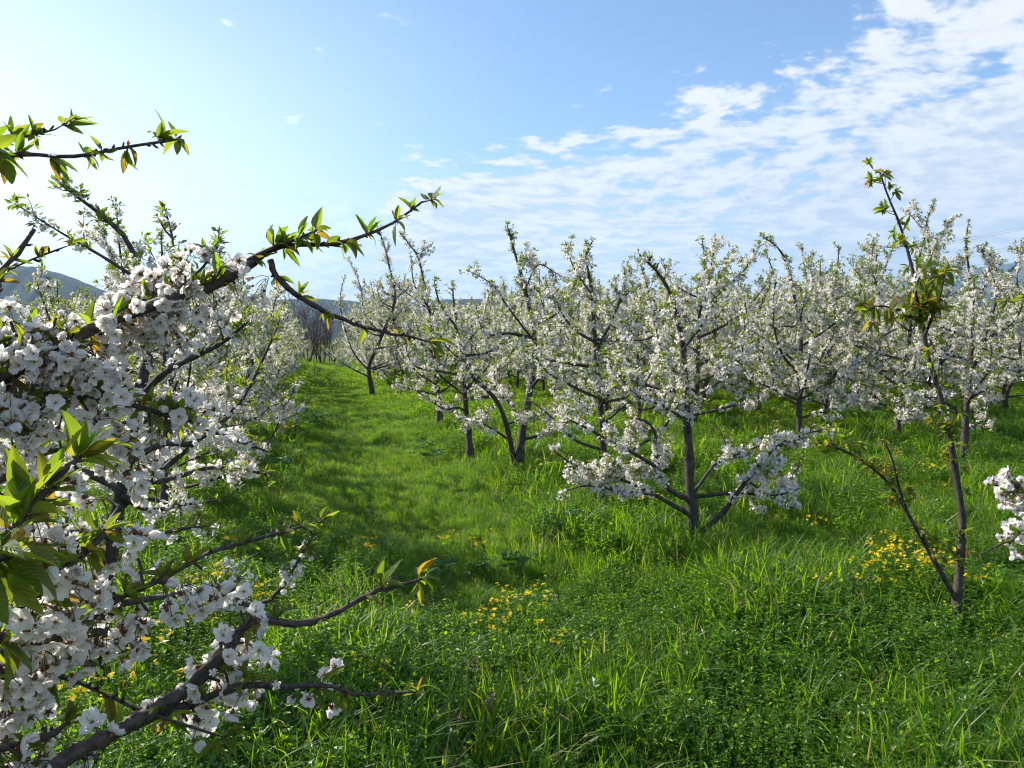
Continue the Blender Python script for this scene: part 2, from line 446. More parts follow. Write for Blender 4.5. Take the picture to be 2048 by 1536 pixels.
def petal_hi(r_, nu=5, nv=5, L=0.0155):
    us = np.linspace(-1, 1, nu); vs = np.linspace(0, 1, nv)
    Uu, Vv = np.meshgrid(us, vs)
    wd = L * 0.50 * np.sin(np.pi * (0.06 + 0.80 * Vv ** 0.8)) ** 0.8
    ln_ = L * (1 - 0.12 * (np.abs(Uu) < 0.3) * (Vv > 0.95) - 0.12 * Uu ** 2 * Vv)
    cup = r_.uniform(0.1, 0.55)
    z = L * (cup * Vv ** 1.4 + 0.16 * Uu ** 2 * Vv + r_.normal(0, 0.035, Uu.shape) * Vv + r_.uniform(-0.12, 0.12) * Uu * Vv)
    v = np.stack([Vv * ln_, Uu * wd, z], -1).reshape(-1, 3)
    i = np.arange(nu * nv).reshape(nv, nu)
    q = np.stack([i[:-1, :-1], i[:-1, 1:], i[1:, 1:], i[1:, :-1]], -1).reshape(-1, 4)
    return v, q
def flower_hi(seed, lift=None):
    r_ = np.random.default_rng(seed)
    V, Q, Mi, n = [], [], [], 0
    def add(v, q, mi):
        nonlocal n
        V.append(v); Q.append(q + n); Mi.append(np.full(len(q), mi)); n += len(v)
    for k in range(5):
        v, q = petal_hi(r_)
        a = k * 2 * np.pi / 5 + r_.uniform(-0.12, 0.12)
        c, s = np.cos(a), np.sin(a)
        tilt = r_.uniform(-0.25, 0.3) if lift is None else lift + r_.uniform(-0.12, 0.12)
        v = v @ np.array([[np.cos(tilt), 0, np.sin(tilt)], [0, 1, 0], [-np.sin(tilt), 0, np.cos(tilt)]])
        v = v @ np.array([[c, s, 0], [-s, c, 0], [0, 0, 1]]) + [0, 0, 0.0006 * (k % 2)]
        add(v, q, 0)
    for k in range(12 if lift is None else 4):
        a = r_.uniform(0, 2 * np.pi); sp_ = r_.uniform(0.15, 0.8); L = r_.uniform(0.006, 0.0105)
        d = np.array([np.cos(a) * sp_, np.sin(a) * sp_, 1.0]); d /= np.linalg.norm(d)
        s_ = np.array([-np.sin(a), np.cos(a), 0]) * 0.0003
        add(np.array([-s_, s_, d * L + s_, d * L - s_]), np.array([[0, 1, 2, 3]]), 3)
        s2 = s_ * 3.2
        e = d * 0.0012
        add(np.array([d * L - s2, d * L + s2, d * L + e + s2, d * L + e - s2]), np.array([[0, 1, 2, 3]]), 3)
    e_ = 0.0026
    add(np.array([[e_, 0, 0.0016], [0, e_, 0.0016], [-e_, 0, 0.0016], [0, -e_, 0.0016]]), np.array([[0, 1, 2, 3]]), 2)
    # calyx cup and its five sepals
    th = np.arange(6) * np.pi / 3
    ring = lambda rr, z: np.stack([np.cos(th) * rr, np.sin(th) * rr, np.full(6, z)], -1)
    cv = np.vstack([ring(0.0010, -0.007), ring(0.0026, -0.004), ring(0.0030, -0.0005)])
    cq = np.array([[i * 6 + j, i * 6 + (j + 1) % 6, i * 6 + 6 + (j + 1) % 6, i * 6 + 6 + j] for i in range(2) for j in range(6)])
    add(cv, cq, 1)
    for k in range(5):
        a = k * 2 * np.pi / 5 + 0.6
        c, s = np.cos(a), np.sin(a)
        sv = np.array([[0.002, 0.0017, -0.001], [0.002, -0.0017, -0.001], [0.007, -0.0006, -0.0035], [0.007, 0.0006, -0.0035]])
        add(sv @ np.array([[c, s, 0], [-s, c, 0], [0, 0, 1]]), np.array([[0, 1, 2, 3]]), 1)
    return np.vstack(V), np.vstack(Q), np.concatenate(Mi)
FLOWER_HI = [flower_hi(i) for i in range(8)] + [flower_hi(20, 0.75), flower_hi(21, 1.05)] + [(v * 0.72, q, m_) for v, q, m_ in [flower_hi(22, 1.3)]]
NEAR_FMATS = [M_NPETAL, M_CALYX, M_PEDI, M_STAMEN]

# ------------------------------------------------------------------ growing twigs, blossoms, leaves on limbs
UP = np.array([0, 0, 1.0])
def at_s(pts, s):
    """interpolate polyline pts at fractions s -> points, tangents"""
    k = len(pts)
    f = np.clip(np.asarray(s) * (k - 1), 0, k - 1.001)
    i = f.astype(int); w_ = (f - i)[:, None]
    return pts[i] * (1 - w_) + pts[i + 1] * w_, nrm(pts[np.minimum(i + 1, k - 1)] - pts[i])
def length(p):
    return float(np.linalg.norm(np.diff(p, axis=0), axis=1).sum())
def twig_set(base, tan, L, upw=0.5, along=0.45, K=7, wob=0.06, flat=None):
    """curved twigs from base points: (N,K,3)"""
    n = len(base)
    d = unit(n)
    d = nrm(d - (d * tan).sum(1, keepdims=True) * tan)
    if flat is not None:
        d = nrm(d + flat)
    d = nrm(d + along * tan + upw * UP)
    P_ = [base]
    step = (L / (K - 1))[:, None]
    for i in range(K - 1):
        P_.append(P_[-1] + d * step)
        d = nrm(d + rng.normal(0, wob, (n, 3)) * 2 + UP * 0.07)
    return np.stack(P_, 1)
def grow(limbs, dens=1.0, far=False, twig_len=0.36, leafiness=1.0, r_twig=0.006):
    """limbs: list of (pts(K,3), r0, r1, bare0, bare1). Returns per limb (wood, blossom, leaf) Accs"""
    out_ = []
    for (pts, r0, r1, b0, fl) in limbs:
        wood, blo, lea = Acc(), Acc(), Acc()
        L = length(pts)
        k = len(pts)
        s = np.linspace(0, 1, k)
        rad = r1 + (r0 - r1) * (1 - s) ** 0.8
        rad = rad * (1 + 0.08 * np.sin(s * 40 + rng.uniform(0, 6)) + rng.normal(0, 0.03, k))
        rad[-1] *= 0.3
        if not out_:
            rad[:4] *= [1.5, 1.35, 1.15, 1.05]
        tubes(wood, pts, rad, 5 if far else 8, 0, 0.0 if far else 0.05)
        # twigs
        nt = max(2, int(L * (1 - b0) / (0.088 if not far else 0.11)))
        ss = np.sort(rng.uniform(b0, 0.99, nt))
        bp_, tn = at_s(pts, ss)
        Lt = twig_len * rng.uniform(0.35, 1.25, nt) * (1.18 - 0.9 * ss)
        tw = twig_set(bp_, tn, Lt)
        rt = r_twig * (0.55 + 0.6 * rng.random(nt))[:, None] * np.linspace(1, 0.3, 7)[None]
        tubes(wood, tw, rt, 3 if far else 4, 1)
        lines = [(pts, b0, 1.0, L, 0.88 if r1 < 0.02 else 1.0)] + [(tw[i], 0.1, 1.0, Lt[i], 0.72) for i in range(nt)]
        # second order twigs
        big_ = np.where(Lt > 0.2)[0]
        if len(big_):
            rep = np.repeat(big_, 3)
            q = np.array([at_s(tw[i], [f])for i, f in zip(rep, rng.uniform(0.25, 0.85, len(rep)))])
            b2, t2 = q[:, 0, 0], q[:, 1, 0]
            L2 = rng.uniform(0.07, 0.2, len(rep))
            tw2 = twig_set(b2, t2, L2, 0.3, 0.5, 5)
            tubes(wood, tw2, r_twig * 0.45 * np.linspace(1, 0.35, 5)[None].repeat(len(rep), 0), 3, 1)
            lines += [(tw2[i], 0.15, 1.0, L2[i], 0.7) for i in range(len(rep))]
        cp, ct, lp, lt = [], [], [], []
        for (p_, a, b, l_, fend) in lines:
            n = max(1, int(l_ * (fend - a) / 0.034 * fl))
            # blossoms come in runs along the wood
            sv = rng.uniform(a, fend, n)
            ph = rng.uniform(0, 6.28)
            sv = sv[np.sin(sv * l_ * 9 + ph) + 0.75 * rng.random(len(sv)) > -0.10]
            if len(sv):
                c_, t_ = at_s(p_, sv); cp.append(c_); ct.append(t_)
            n2 = max(1, int(l_ * (1 - fend) / 0.035)) + rng.poisson(l_ * 6.5 * leafiness)
            sv = np.r_[rng.uniform(fend * 0.97, 1.0, max(1, int(l_ * (1 - fend) / 0.035))), rng.uniform(a, 1, n2)]
            c_, t_ = at_s(p_, sv); lp.append(c_); lt.append(t_)
        cp = np.vstack(cp) if cp else np.zeros((0, 3)); ct = np.vstack(ct) if ct else cp
        lp, lt = np.vstack(lp), np.vstack(lt)
        nf = 7 if far else 11
        nper = max(1, int(round(nf * dens)))
        if len(cp):
            c = np.repeat(cp, nper, 0); tt = np.repeat(ct, nper, 0)
            d = unit(len(c)); d = nrm(d - 0.7 * (d * tt).sum(1, keepdims=True) * tt - 0.18 * UP)
            pos = c + d * rng.uniform(0.016, 0.048, (len(c), 1)) + rng.normal(0, 0.007, (len(c), 3))
            ax = nrm(d + rng.normal(0, 0.45, d.shape) - 0.1 * UP)
            sc = rng.uniform(0.75, 1.12, (len(c), 1, 1))
            if far:
                blo.inst(FF_V, FF_Q, frames(ax) * sc, pos, FF_M)
            else:
                blo.inst(FL_V, FL_Q, frames(ax) * sc, pos, FL_M)
        npl = 3 if far else 5
        c = np.repeat(lp, npl, 0); tt = np.repeat(lt, npl, 0)
        d = unit(len(c)); d = nrm(d - 0.6 * (d * tt).sum(1, keepdims=True) * tt + 0.35 * tt + 0.25 * UP)
        sz = rng.uniform(0.022, 0.058, (len(c), 1, 1)) * (1.25 if far else 1)
        lea.inst(LF_V, LF_Q, frames_fwd(d, nrm(UP + rng.normal(0, 0.4, d.shape))) * sz, c + d * 0.008)
        out_.append((wood, blo, lea))
    return out_
def merge(accs):
    a = Acc()
    for b in accs:
        for v, q, m_, u_ in zip(b.v, b.q, b.m, b.uv):
            a.v.append(v); a.q.append(q - 0); a.m.append(m_); a.uv.append(u_)
    return a
def join(accs):
    a = Acc()
    for b in accs:
        off = a.n
        for v, q, m_, u_ in zip(b.v, b.q, b.m, b.uv):
            a.v.append(v); a.q.append(q + off); a.m.append(m_); a.uv.append(u_)
        a.n += b.n
    return a

ORCHARD = 'blossoming cherry trees of the orchard rows'
def traced_tree(label, limbs, base, d, dens=1.0, extra=6, top=0.5, leafiness=1.0, twig_len=0.36, group=ORCHARD, name='cherry_tree', seed=0):
    """limbs: [(photo pixels, depth change along the limb, r0, r1, bare fraction, flower factor)]; first is the trunk"""
    o_ = empty(name, base)
    tag(o_, label, 'cherry tree', group)
    Ls = []
    for pix, dd, r0, r1, b0, fl in limbs:
        n = len(pix)
        dd0, dd1 = dd if isinstance(dd, tuple) else (0.0, dd)
        p = np.array([P(x, y, d + dd0 + (dd1 - dd0) * i / max(1, n - 1)) for i, (x, y) in enumerate(pix)]) - base
        Ls.append((resample(p, 26 if len(Ls) == 0 else 18), r0 * (0.95 if len(Ls) == 0 else 0.8), r1 * 0.85, b0, fl))
    if len(Ls):
        q = Ls[0][0]
        q[0, 2] = min(q[0, 2], -0.15)
    tr = Ls[0][0]
    for k in range(extra):              # more limbs all round the trunk
        f = 0.12 + top * (k + rng.random()) / extra
        b, tn = at_s(tr, [f])
        a = k * 2.4 + rng.uniform(-0.5, 0.5)
        L = rng.uniform(0.7, 1.3)
        dr = nrm(np.array([math.cos(a), math.sin(a), rng.uniform(0.05, 0.8)]))
        p = np.array([b[0], b[0] + dr * L * 0.4 + rng.normal(0, 0.03, 3), b[0] + dr * L * 0.75 + rng.normal(0, 0.04, 3) + UP * 0.05, b[0] + dr * L * 0.95 + UP * rng.uniform(0.2, 0.55)])
        Ls.append((resample(p, 14), limbs[0][2] * 0.4, 0.004, 0.2, 1.0))
    res = grow(Ls, dens, False, twig_len, leafiness)
    for i, (wd, bl, lf) in enumerate(res):
        part = wd.obj('trunk' if i == 0 else 'limb', [M_BARK, M_TWIG], o_, True)
        if bl.n:
            bl.obj('blossoms', [M_PETAL, M_CALYX], part)
        if lf.n:
            lf.obj('leaves', [M_LEAF], part)
    return o_
exec_trees = []
def T(label, base_px, limbs, **k):
    b = G(*base_px, 0.10)
    return traced_tree(label, limbs, b, b[1], **k)

# the tree right of the middle, nearest full crown in the row along the path
T('full low cherry tree with branches sweeping near the ground, right of centre', (1390, 1078), [
    ([(1392, 1085), (1380, 985), (1378, 900), (1372, 800), (1368, 740), (1362, 670), (1345, 600), (1320, 550), (1275, 505)], 0.05, 0.055, 0.008, 0.30, 1.0),
    ([(1380, 1000), (1340, 980), (1315, 940), (1311, 870), (1290, 842), (1245, 835)], -0.25, 0.03, 0.008, 0.25, 1.1),
    ([(1316, 935), (1250, 897), (1200, 870), (1130, 835)], (-0.12, -0.4), 0.022, 0.006, 0.3, 1.5),
    ([(1381, 1030), (1300, 985), (1220, 950), (1150, 930), (1105, 900)], -0.35, 0.026, 0.006, 0.3, 1.4),
    ([(1310, 990), (1230, 980), (1170, 972), (1120, 985)], (-0.2, -0.4), 0.014, 0.005, 0.1, 1.6),
    ([(1394, 1070), (1440, 1032), (1475, 985), (1510, 940), (1560, 890), (1620, 865), (1690, 852)], -0.35, 0.032, 0.007, 0.28, 1.2),
    ([(1500, 965), (1540, 990), (1575, 985), (1605, 975)], (-0.2, -0.35), 0.014, 0.005, 0.1, 1.6),
    ([(1386, 990), (1420, 940), (1448, 920), (1520, 890), (1560, 860)], 0.3, 0.02, 0.006, 0.3, 1.1),
    ([(1374, 840), (1320, 810), (1270, 790), (1230, 740)], 0.25, 0.016, 0.005, 0.2, 1.1),
    ([(1372, 800), (1430, 770), (1480, 720), (1490, 640)], 0.3, 0.016, 0.005, 0.2, 1.0),
    ([(1366, 700), (1410, 640), (1430, 580), (1440, 540)], -0.2, 0.014, 0.005, 0.2, 1.0),
    ([(1370, 760), (1330, 720), (1310, 650), (1290, 600)], -0.2, 0.014, 0.005, 0.2, 1.0)], extra=2, dens=1.3)
# behind it, slim tree with forked leader
T('slim forked cherry tree just left behind the full low tree', (1205, 1008), [
    ([(1206, 1014), (1206, 900), (1200, 800), (1192, 720), (1188, 650), (1182, 570), (1172, 510), (1190, 475)], 0.1, 0.048, 0.007, 0.35, 1.0),
    ([(1195, 700), (1222, 645), (1240, 605), (1262, 580)], -0.2, 0.022, 0.008, 0.35, 0.8),
    ([(1200, 690), (1150, 660), (1120, 620), (1090, 560)], 0.2, 0.02, 0.006, 0.3, 1.0),
    ([(1204, 800), (1140, 770), (1090, 740), (1060, 690)], -0.2, 0.02, 0.006, 0.3, 1.0),
    ([(1204, 850), (1260, 800), (1300, 750), (1320, 690)], 0.3, 0.02, 0.006, 0.3, 1.0),
    ([(1205, 900), (1150, 880), (1110, 840), (1060, 800)], 0.3, 0.02, 0.006, 0.3, 1.1),
    ([(1184, 590), (1150, 540), (1135, 500), (1130, 480)], 0.1, 0.012, 0.005, 0.2, 1.0)], extra=6)
T('tall spiky cherry tree with a dark curved side stem in mid orchard', (1035, 942), [
    ([(1036, 948), (1045, 860), (1060, 780), (1070, 720), (1066, 650), (1045, 560), (1028, 500), (1012, 440)], 0.1, 0.06, 0.008, 0.32, 1.1),
    ([(1030, 930), (1010, 840), (985, 790), (945, 755), (925, 715), (915, 660), (880, 610), (868, 560)], -0.3, 0.045, 0.008, 0.4, 1.0),
    ([(1062, 780), (1100, 720), (1120, 660), (1140, 610)], 0.3, 0.026, 0.006, 0.3, 0.9),
    ([(1060, 760), (1100, 745), (1140, 740), (1180, 745)], -0.3, 0.02, 0.006, 0.3, 1.0),
    ([(1066, 680), (1020, 620), (985, 570), (935, 540)], -0.2, 0.02, 0.005, 0.3, 0.8),
    ([(1050, 580), (1075, 530), (1110, 545), (1150, 570)], 0.2, 0.014, 0.005, 0.2, 0.9),
    ([(1012, 850), (1060, 830), (1100, 820)], -0.3, 0.02, 0.006, 0.2, 1.1),
    ([(1020, 880), (970, 850), (930, 840), (900, 830)], -0.2, 0.02, 0.006, 0.2, 1.1)], extra=6)
T('straight trunked cherry tree with a low bent branch beside the grass path', (940, 918), [
    ([(941, 924), (937, 860), (930, 800), (926, 740), (920, 680), (908, 610), (905, 560)], 0.1, 0.055, 0.008, 0.35, 1.0),
    ([(935, 825), (915, 815), (890, 818), (860, 800), (830, 780)], -0.25, 0.025, 0.006, 0.35, 1.0),
    ([(930, 780), (970, 740), (1000, 690), (1010, 640)], 0.3, 0.025, 0.006, 0.25, 1.0),
    ([(930, 790), (880, 750), (850, 700), (830, 640)], 0.2, 0.025, 0.006, 0.25, 1.0),
    ([(922, 700), (960, 650), (975, 600), (985, 560)], 0.0, 0.016, 0.005, 0.25, 1.0),
    ([(922, 720), (890, 690), (870, 640), (865, 600)], 0.2, 0.016, 0.005, 0.25, 1.0)], extra=6)
T('cherry tree with tall forked top rising beside the path end', (880, 853), [
    ([(881, 858), (876, 790), (868, 710), (862, 640), (850, 580), (838, 520), (820, 490), (800, 465)], 0.1, 0.06, 0.008, 0.3, 1.0),
    ([(838, 520), (848, 498), (866, 488)], 0.0, 0.012, 0.006, 0.1, 1.0),
    ([(872, 770), (830, 740), (800, 700), (780, 640)], -0.2, 0.03, 0.006, 0.25, 1.1),
    ([(870, 740), (910, 700), (930, 650), (940, 600)], 0.3, 0.026, 0.006, 0.25, 1.0),
    ([(874, 790), (830, 780), (790, 770), (760, 750)], -0.3, 0.026, 0.006, 0.25, 1.2),
    ([(858, 620), (820, 590), (790, 570), (770, 550)], 0.0, 0.016, 0.005, 0.2, 0.8)], extra=8)
T('tall cherry tree with a leaning trunk where the grass path ends', (745, 788), [
    ([(746, 792), (740, 760), (738, 730), (760, 680), (790, 600), (780, 540), (768, 490), (752, 445)], 0.2, 0.085, 0.012, 0.3, 1.0),
    ([(742, 745), (710, 710), (690, 660), (680, 600), (690, 550)], -0.3, 0.04, 0.008, 0.2, 1.1),
    ([(765, 670), (730, 630), (720, 570), (695, 515)], 0.2, 0.035, 0.008, 0.2, 1.0),
    ([(745, 740), (800, 720), (830, 690), (850, 640)], 0.2, 0.04, 0.008, 0.2, 1.1),
    ([(740, 755), (700, 735), (670, 715), (640, 690)], -0.2, 0.035, 0.008, 0.15, 1.2)], extra=10, twig_len=0.5)
T('cherry tree with many upright leaders in the next row, right of the full low tree', (1597, 908), [
    ([(1598, 914), (1598, 840), (1599, 760), (1602, 690), (1592, 620), (1582, 560), (1560, 500), (1520, 470)], 0.1, 0.055, 0.008, 0.28, 1.1),
    ([(1600, 770), (1640, 720), (1670, 650), (1660, 580), (1680, 530)], 0.3, 0.028, 0.006, 0.2, 1.0),
    ([(1599, 750), (1560, 700), (1545, 620), (1550, 560), (1530, 500)], -0.3, 0.028, 0.006, 0.2, 1.0),
    ([(1600, 800), (1650, 770), (1690, 750), (1720, 700)], -0.2, 0.026, 0.006, 0.2, 1.2),
    ([(1598, 800), (1550, 780), (1510, 760), (1480, 730)], 0.3, 0.026, 0.006, 0.2, 1.2),
    ([(1595, 640), (1620, 590), (1625, 550), (1605, 525)], 0.1, 0.016, 0.005, 0.2, 1.0)], extra=8)
T('cherry tree half hidden by the thin young tree, forked leaders at right', (1925, 925), [
    ([(1926, 930), (1930, 860), (1936, 780), (1942, 700), (1944, 640), (1940, 560), (1932, 490), (1938, 440)], 0.1, 0.055, 0.008, 0.25, 1.2),
    ([(1938, 760), (1965, 690), (1985, 630), (2000, 570), (2040, 520)], -0.2, 0.03, 0.007, 0.25, 1.1),
    ([(1935, 800), (1985, 770), (2020, 740), (2070, 720)], 0.2, 0.026, 0.006, 0.25, 1.2),
    ([(1933, 830), (1880, 800), (1830, 790), (1790, 770)], 0.2, 0.026, 0.006, 0.25, 1.2),
    ([(1980, 640), (1995, 590), (1980, 540), (1960, 490)], 0.0, 0.016, 0.005, 0.25, 1.0)], extra=8)
T('cherry tree with a high leaning top above the thin young tree', (1880, 862), [
    ([(1882, 868), (1880, 780), (1882, 700), (1878, 620), (1868, 560), (1860, 500), (1852, 450), (1872, 398)], 0.1, 0.06, 0.008, 0.25, 1.0),
    ([(1862, 510), (1885, 470), (1900, 440), (1925, 430)], 0.2, 0.018, 0.006, 0.15, 1.2),
    ([(1864, 500), (1820, 490), (1780, 495), (1735, 488)], -0.2, 0.016, 0.005, 0.2, 1.0),
    ([(1880, 680), (1840, 640), (1800, 600), (1780, 560)], 0.2, 0.026, 0.006, 0.2, 1.0),
    ([(1856, 470), (1830, 440), (1815, 420), (1840, 405)], 0.1, 0.012, 0.005, 0.1, 1.4),
    ([(1880, 720), (1920, 660), (1940, 600)], 0.2, 0.026, 0.006, 0.2, 1.1)], extra=8)
# left row, behind the near branches
T('dark trunked cherry tree close behind the near white branches at left', (187, 1372), [
    ([(186, 1380), (205, 1200), (235, 1020), (262, 880), (282, 770), (300, 690), (285, 600), (265, 500), (215, 440), (110, 362)], 0.15, 0.05, 0.004, 0.36, 0.65),
    ([(276, 800), (330, 745), (400, 708), (450, 682), (500, 640)], -0.2, 0.026, 0.007, 0.35, 1.2),
    ([(250, 930), (320, 890), (380, 888), (425, 865), (470, 880), (540, 905)], 0.1, 0.022, 0.006, 0.35, 1.2),
    ([(240, 990), (300, 1020), (360, 1010), (440, 1000)], 0.4, 0.022, 0.006, 0.3, 1.2),
    ([(245, 970), (330, 960), (430, 935), (545, 950)], 0.5, 0.022, 0.006, 0.3, 1.2),
    ([(225, 1080), (290, 1075), (350, 1060), (430, 1050)], 0.3, 0.02, 0.006, 0.3, 1.0),
    ([(268, 850), (340, 820), (420, 790), (520, 760)], 0.6, 0.022, 0.006, 0.25, 1.2),
    ([(290, 640), (340, 560), (345, 480), (325, 400)], 0.2, 0.014, 0.003, 0.25, 0.6),
    ([(292, 620), (380, 560), (430, 500), (440, 450)], 0.1, 0.014, 0.003, 0.25, 0.6),
    ([(278, 560), (200, 510), (130, 470), (25, 405)], 0.1, 0.012, 0.0025, 0.3, 0.5),
    ([(275, 800), (200, 760), (120, 720), (40, 700)], -0.2, 0.022, 0.005, 0.25, 1.0),
    ([(260, 880), (180, 840), (100, 800), (20, 790)], 0.2, 0.022, 0.005, 0.25, 1.1)], extra=5, twig_len=0.24, top=0.28, leafiness=0.6)
# thin young tree at right, mostly leaves
def young():
    b = G(1910, 1246, 0.10)
    o_ = empty('cherry_tree', b)
    tag(o_, 'thin young cherry tree with few flowers and bronze green leaves at right', 'cherry tree', ORCHARD)
    d = b[1]
    limbs = [
        ([(1908, 1256), (1918, 1150), (1925, 1050), (1915, 970), (1900, 880), (1880, 790), (1858, 720), (1845, 650), (1836, 590), (1820, 520), (1800, 450), (1775, 390), (1760, 345)], 0.1, 0.028, 0.0045, 'trunk'),
        ([(1912, 1200), (1868, 1120), (1826, 1045), (1780, 970), (1730, 925), (1680, 898), (1630, 885)], -0.35, 0.018, 0.004, 'limb'),
        ([(1818, 1032), (1800, 980), (1785, 920), (1768, 880)], (-0.2, -0.4), 0.009, 0.004, 'limb'),
        ([(1848, 650), (1800, 622), (1760, 612), (1732, 622)], -0.2, 0.009, 0.004, 'limb'),
        ([(1850, 670), (1878, 600), (1890, 545)], -0.2, 0.010, 0.004, 'limb'),
        ([(1842, 640), (1832, 580), (1846, 540)], -0.25, 0.010, 0.004, 'limb')]
    for j, (pix, dd, r0, r1, nm) in enumerate(limbs):
        n = len(pix)
        dd0, dd1 = dd if isinstance(dd, tuple) else (0.0, dd)
        p = resample(np.array([P(x, y, d + dd0 + (dd1 - dd0) * i / (n - 1)) for i, (x, y) in enumerate(pix)]) - b, 30)
        s = np.linspace(0, 1, 30)
        wd, lf, bl = Acc(), Acc(), Acc()
        rad = (r1 + (r0 - r1) * (1 - s)) * (1 + rng.normal(0, 0.05, 30))
        if j == 0:
            rad[:3] *= [1.35, 1.2, 1.08]
        tubes(wd, p, rad, 10, 0, 0.03)
        L = length(p)
        ns = int(L / 0.047)
        sv = rng.uniform(0.12 if j == 0 else 0.15, 1, ns)
        bp_, tn = at_s(p, sv)
        sp_ = twig_set(bp_, tn, rng.uniform(0.015, 0.11, ns), 0.3, 0.3, 5)
        tubes(wd, sp_, 0.0028 * np.linspace(1, 0.6, 5)[None].repeat(ns, 0), 4, 1)
        tip = sp_[:, -1]
        dense = {0: 7, 1: 6, 2: 6, 3: 7, 4: 7, 5: 7}[j]
        pts_ = np.vstack([tip, p[-1:]])
        tns = np.vstack([nrm(sp_[:, -1] - sp_[:, 0]), tn[-1:]])
        c = np.repeat(pts_, dense, 0); tt = np.repeat(tns, dense, 0)
        dr = nrm(unit(len(c)) * 0.9 + tt * 0.5 - UP * (0.35 if j > 2 else 0.05))
        size = rng.uniform(0.035, 0.075, len(c)) * (1.5 if j > 2 else 0.95)
        v = rng.integers(0, len(LEAF_HI), len(c))
        for k in range(len(LEAF_HI)):
            ix = np.where(v == k)[0]
            tv, tq, tu = LEAF_HI[k]
            lf.inst(tv, tq, frames_fwd(dr[ix], nrm(UP + rng.normal(0, 0.4, (len(ix), 3)))) * size[ix, None, None], c[ix], 0, tu)
        part = wd.obj(nm, [M_BARK, M_TWIG], o_, True)
        lf.obj('leaves', [M_NLEAF], part, True, True)
        if j in (0, 3, 5):
            ss = rng.uniform(0.45, 0.75, 7) if j == 0 else rng.uniform(0.3, 1, 5)
            c, tt = at_s(p, ss)
            c = np.repeat(c, 6, 0)
            dr = unit(len(c))
            bl.inst(FL_V, FL_Q, frames(dr) * rng.uniform(0.8, 1.1, (len(c), 1, 1)), c + dr * rng.uniform(0.02, 0.05, (len(c), 1)), FL_M)
            bl.obj('blossoms', [M_PETAL, M_CALYX], part)
young()

# ------------------------------------------------------------------ generic orchard trees
def proto_limbs(seed, tall):
    r_ = np.random.default_rng(seed)
    H = tall
    p = [np.array([0, 0, -0.05])]
    lean = r_.normal(0, 0.06, 2)
    for i in range(1, 8):
        z = H * i / 7
        p.append(np.array([lean[0] * z + r_.normal(0, 0.035), lean[1] * z + r_.normal(0, 0.035), z]))
    tr = resample(np.array(p), 24)
    L = [(tr, r_.uniform(0.042, 0.056), 0.006, 0.3, 1.0)]
    n = r_.integers(13, 17)
    a = r_.uniform(0, 6.28)
    for k in range(n):
        f = 0.12 + 0.66 * (k / n) + r_.uniform(-0.03, 0.03)
        b, tn = at_s(tr, [f])
        a += 2.4 + r_.uniform(-0.4, 0.4)
        ll = (1.85 - 1.35 * f) * r_.uniform(0.75, 1.15)
        el_ = r_.uniform(-0.12, 0.40) + 0.55 * f
        d = np.array([math.cos(a) * math.cos(el_), math.sin(a) * math.cos(el_), math.sin(el_)])
        q = [b[0], b[0] + d * ll * 0.35 + r_.normal(0, 0.03, 3), b[0] + d * ll * 0.7 + r_.normal(0, 0.05, 3) + UP * 0.08, b[0] + d * ll * 0.95 + UP * r_.uniform(0.3, 0.75)]
        L.append((resample(np.array(q), 14), 0.021 * r_.uniform(0.7, 1.1), 0.004, 0.2, 1.15))
    return L
def make_proto(seed, tall, far):
    L = proto_limbs(seed, tall)
    res = grow(L, 1.0, far, 0.48, 1.0)
    if far:
        return [('trunk', join([r_[0] for r_ in res]).mesh('trunk', [M_BARK, M_TWIG], True)),
                ('blossoms', join([r_[1] for r_ in res]).mesh('blossoms', [M_PETAL, M_CALYX])),
                ('leaves', join([r_[2] for r_ in res]).mesh('leaves', [M_LEAF]))]
    return [('trunk', res[0][0].mesh('trunk', [M_BARK, M_TWIG], True))] + [('limb', r_[0].mesh('limb', [M_BARK, M_TWIG], True)) for r_ in res[1:]] + \
        [('blossoms', join([r_[1] for r_ in res]).mesh('blossoms', [M_PETAL, M_CALYX])), ('leaves', join([r_[2] for r_ in res]).mesh('leaves', [M_LEAF]))]
PROTO_MID = [make_proto(100 + i, h, False) for i, h in enumerate((2.9, 3.3, 2.7, 3.1, 3.0))]
PROTO_FAR = [make_proto(200 + i, h, True) for i, h in enumerate((2.9, 3.2, 2.7, 3.0))]
ORD = ['first', 'second', 'third', 'fourth', 'fifth', 'sixth', 'seventh', 'eighth', 'ninth', 'tenth', 'eleventh', 'twelfth', 'thirteenth', 'fourteenth', 'fifteenth', 'sixteenth', 'seventeenth', 'eighteenth', 'nineteenth', 'twentieth'] + ['twenty-' + q for q in ('first', 'second', 'third', 'fourth', 'fifth', 'sixth', 'seventh')]
def orchard_tree(x, y, label, scale):
    far = y > 17
    o_ = empty('cherry_tree', (x, y, float(tz(x, y))), random.uniform(0, 6.28))
    o_.scale = (scale, scale, scale)
    tag(o_, label, 'cherry tree', ORCHARD)
    for nm, me in random.choice(PROTO_FAR if far else PROTO_MID):
        link(nm, me, o_)
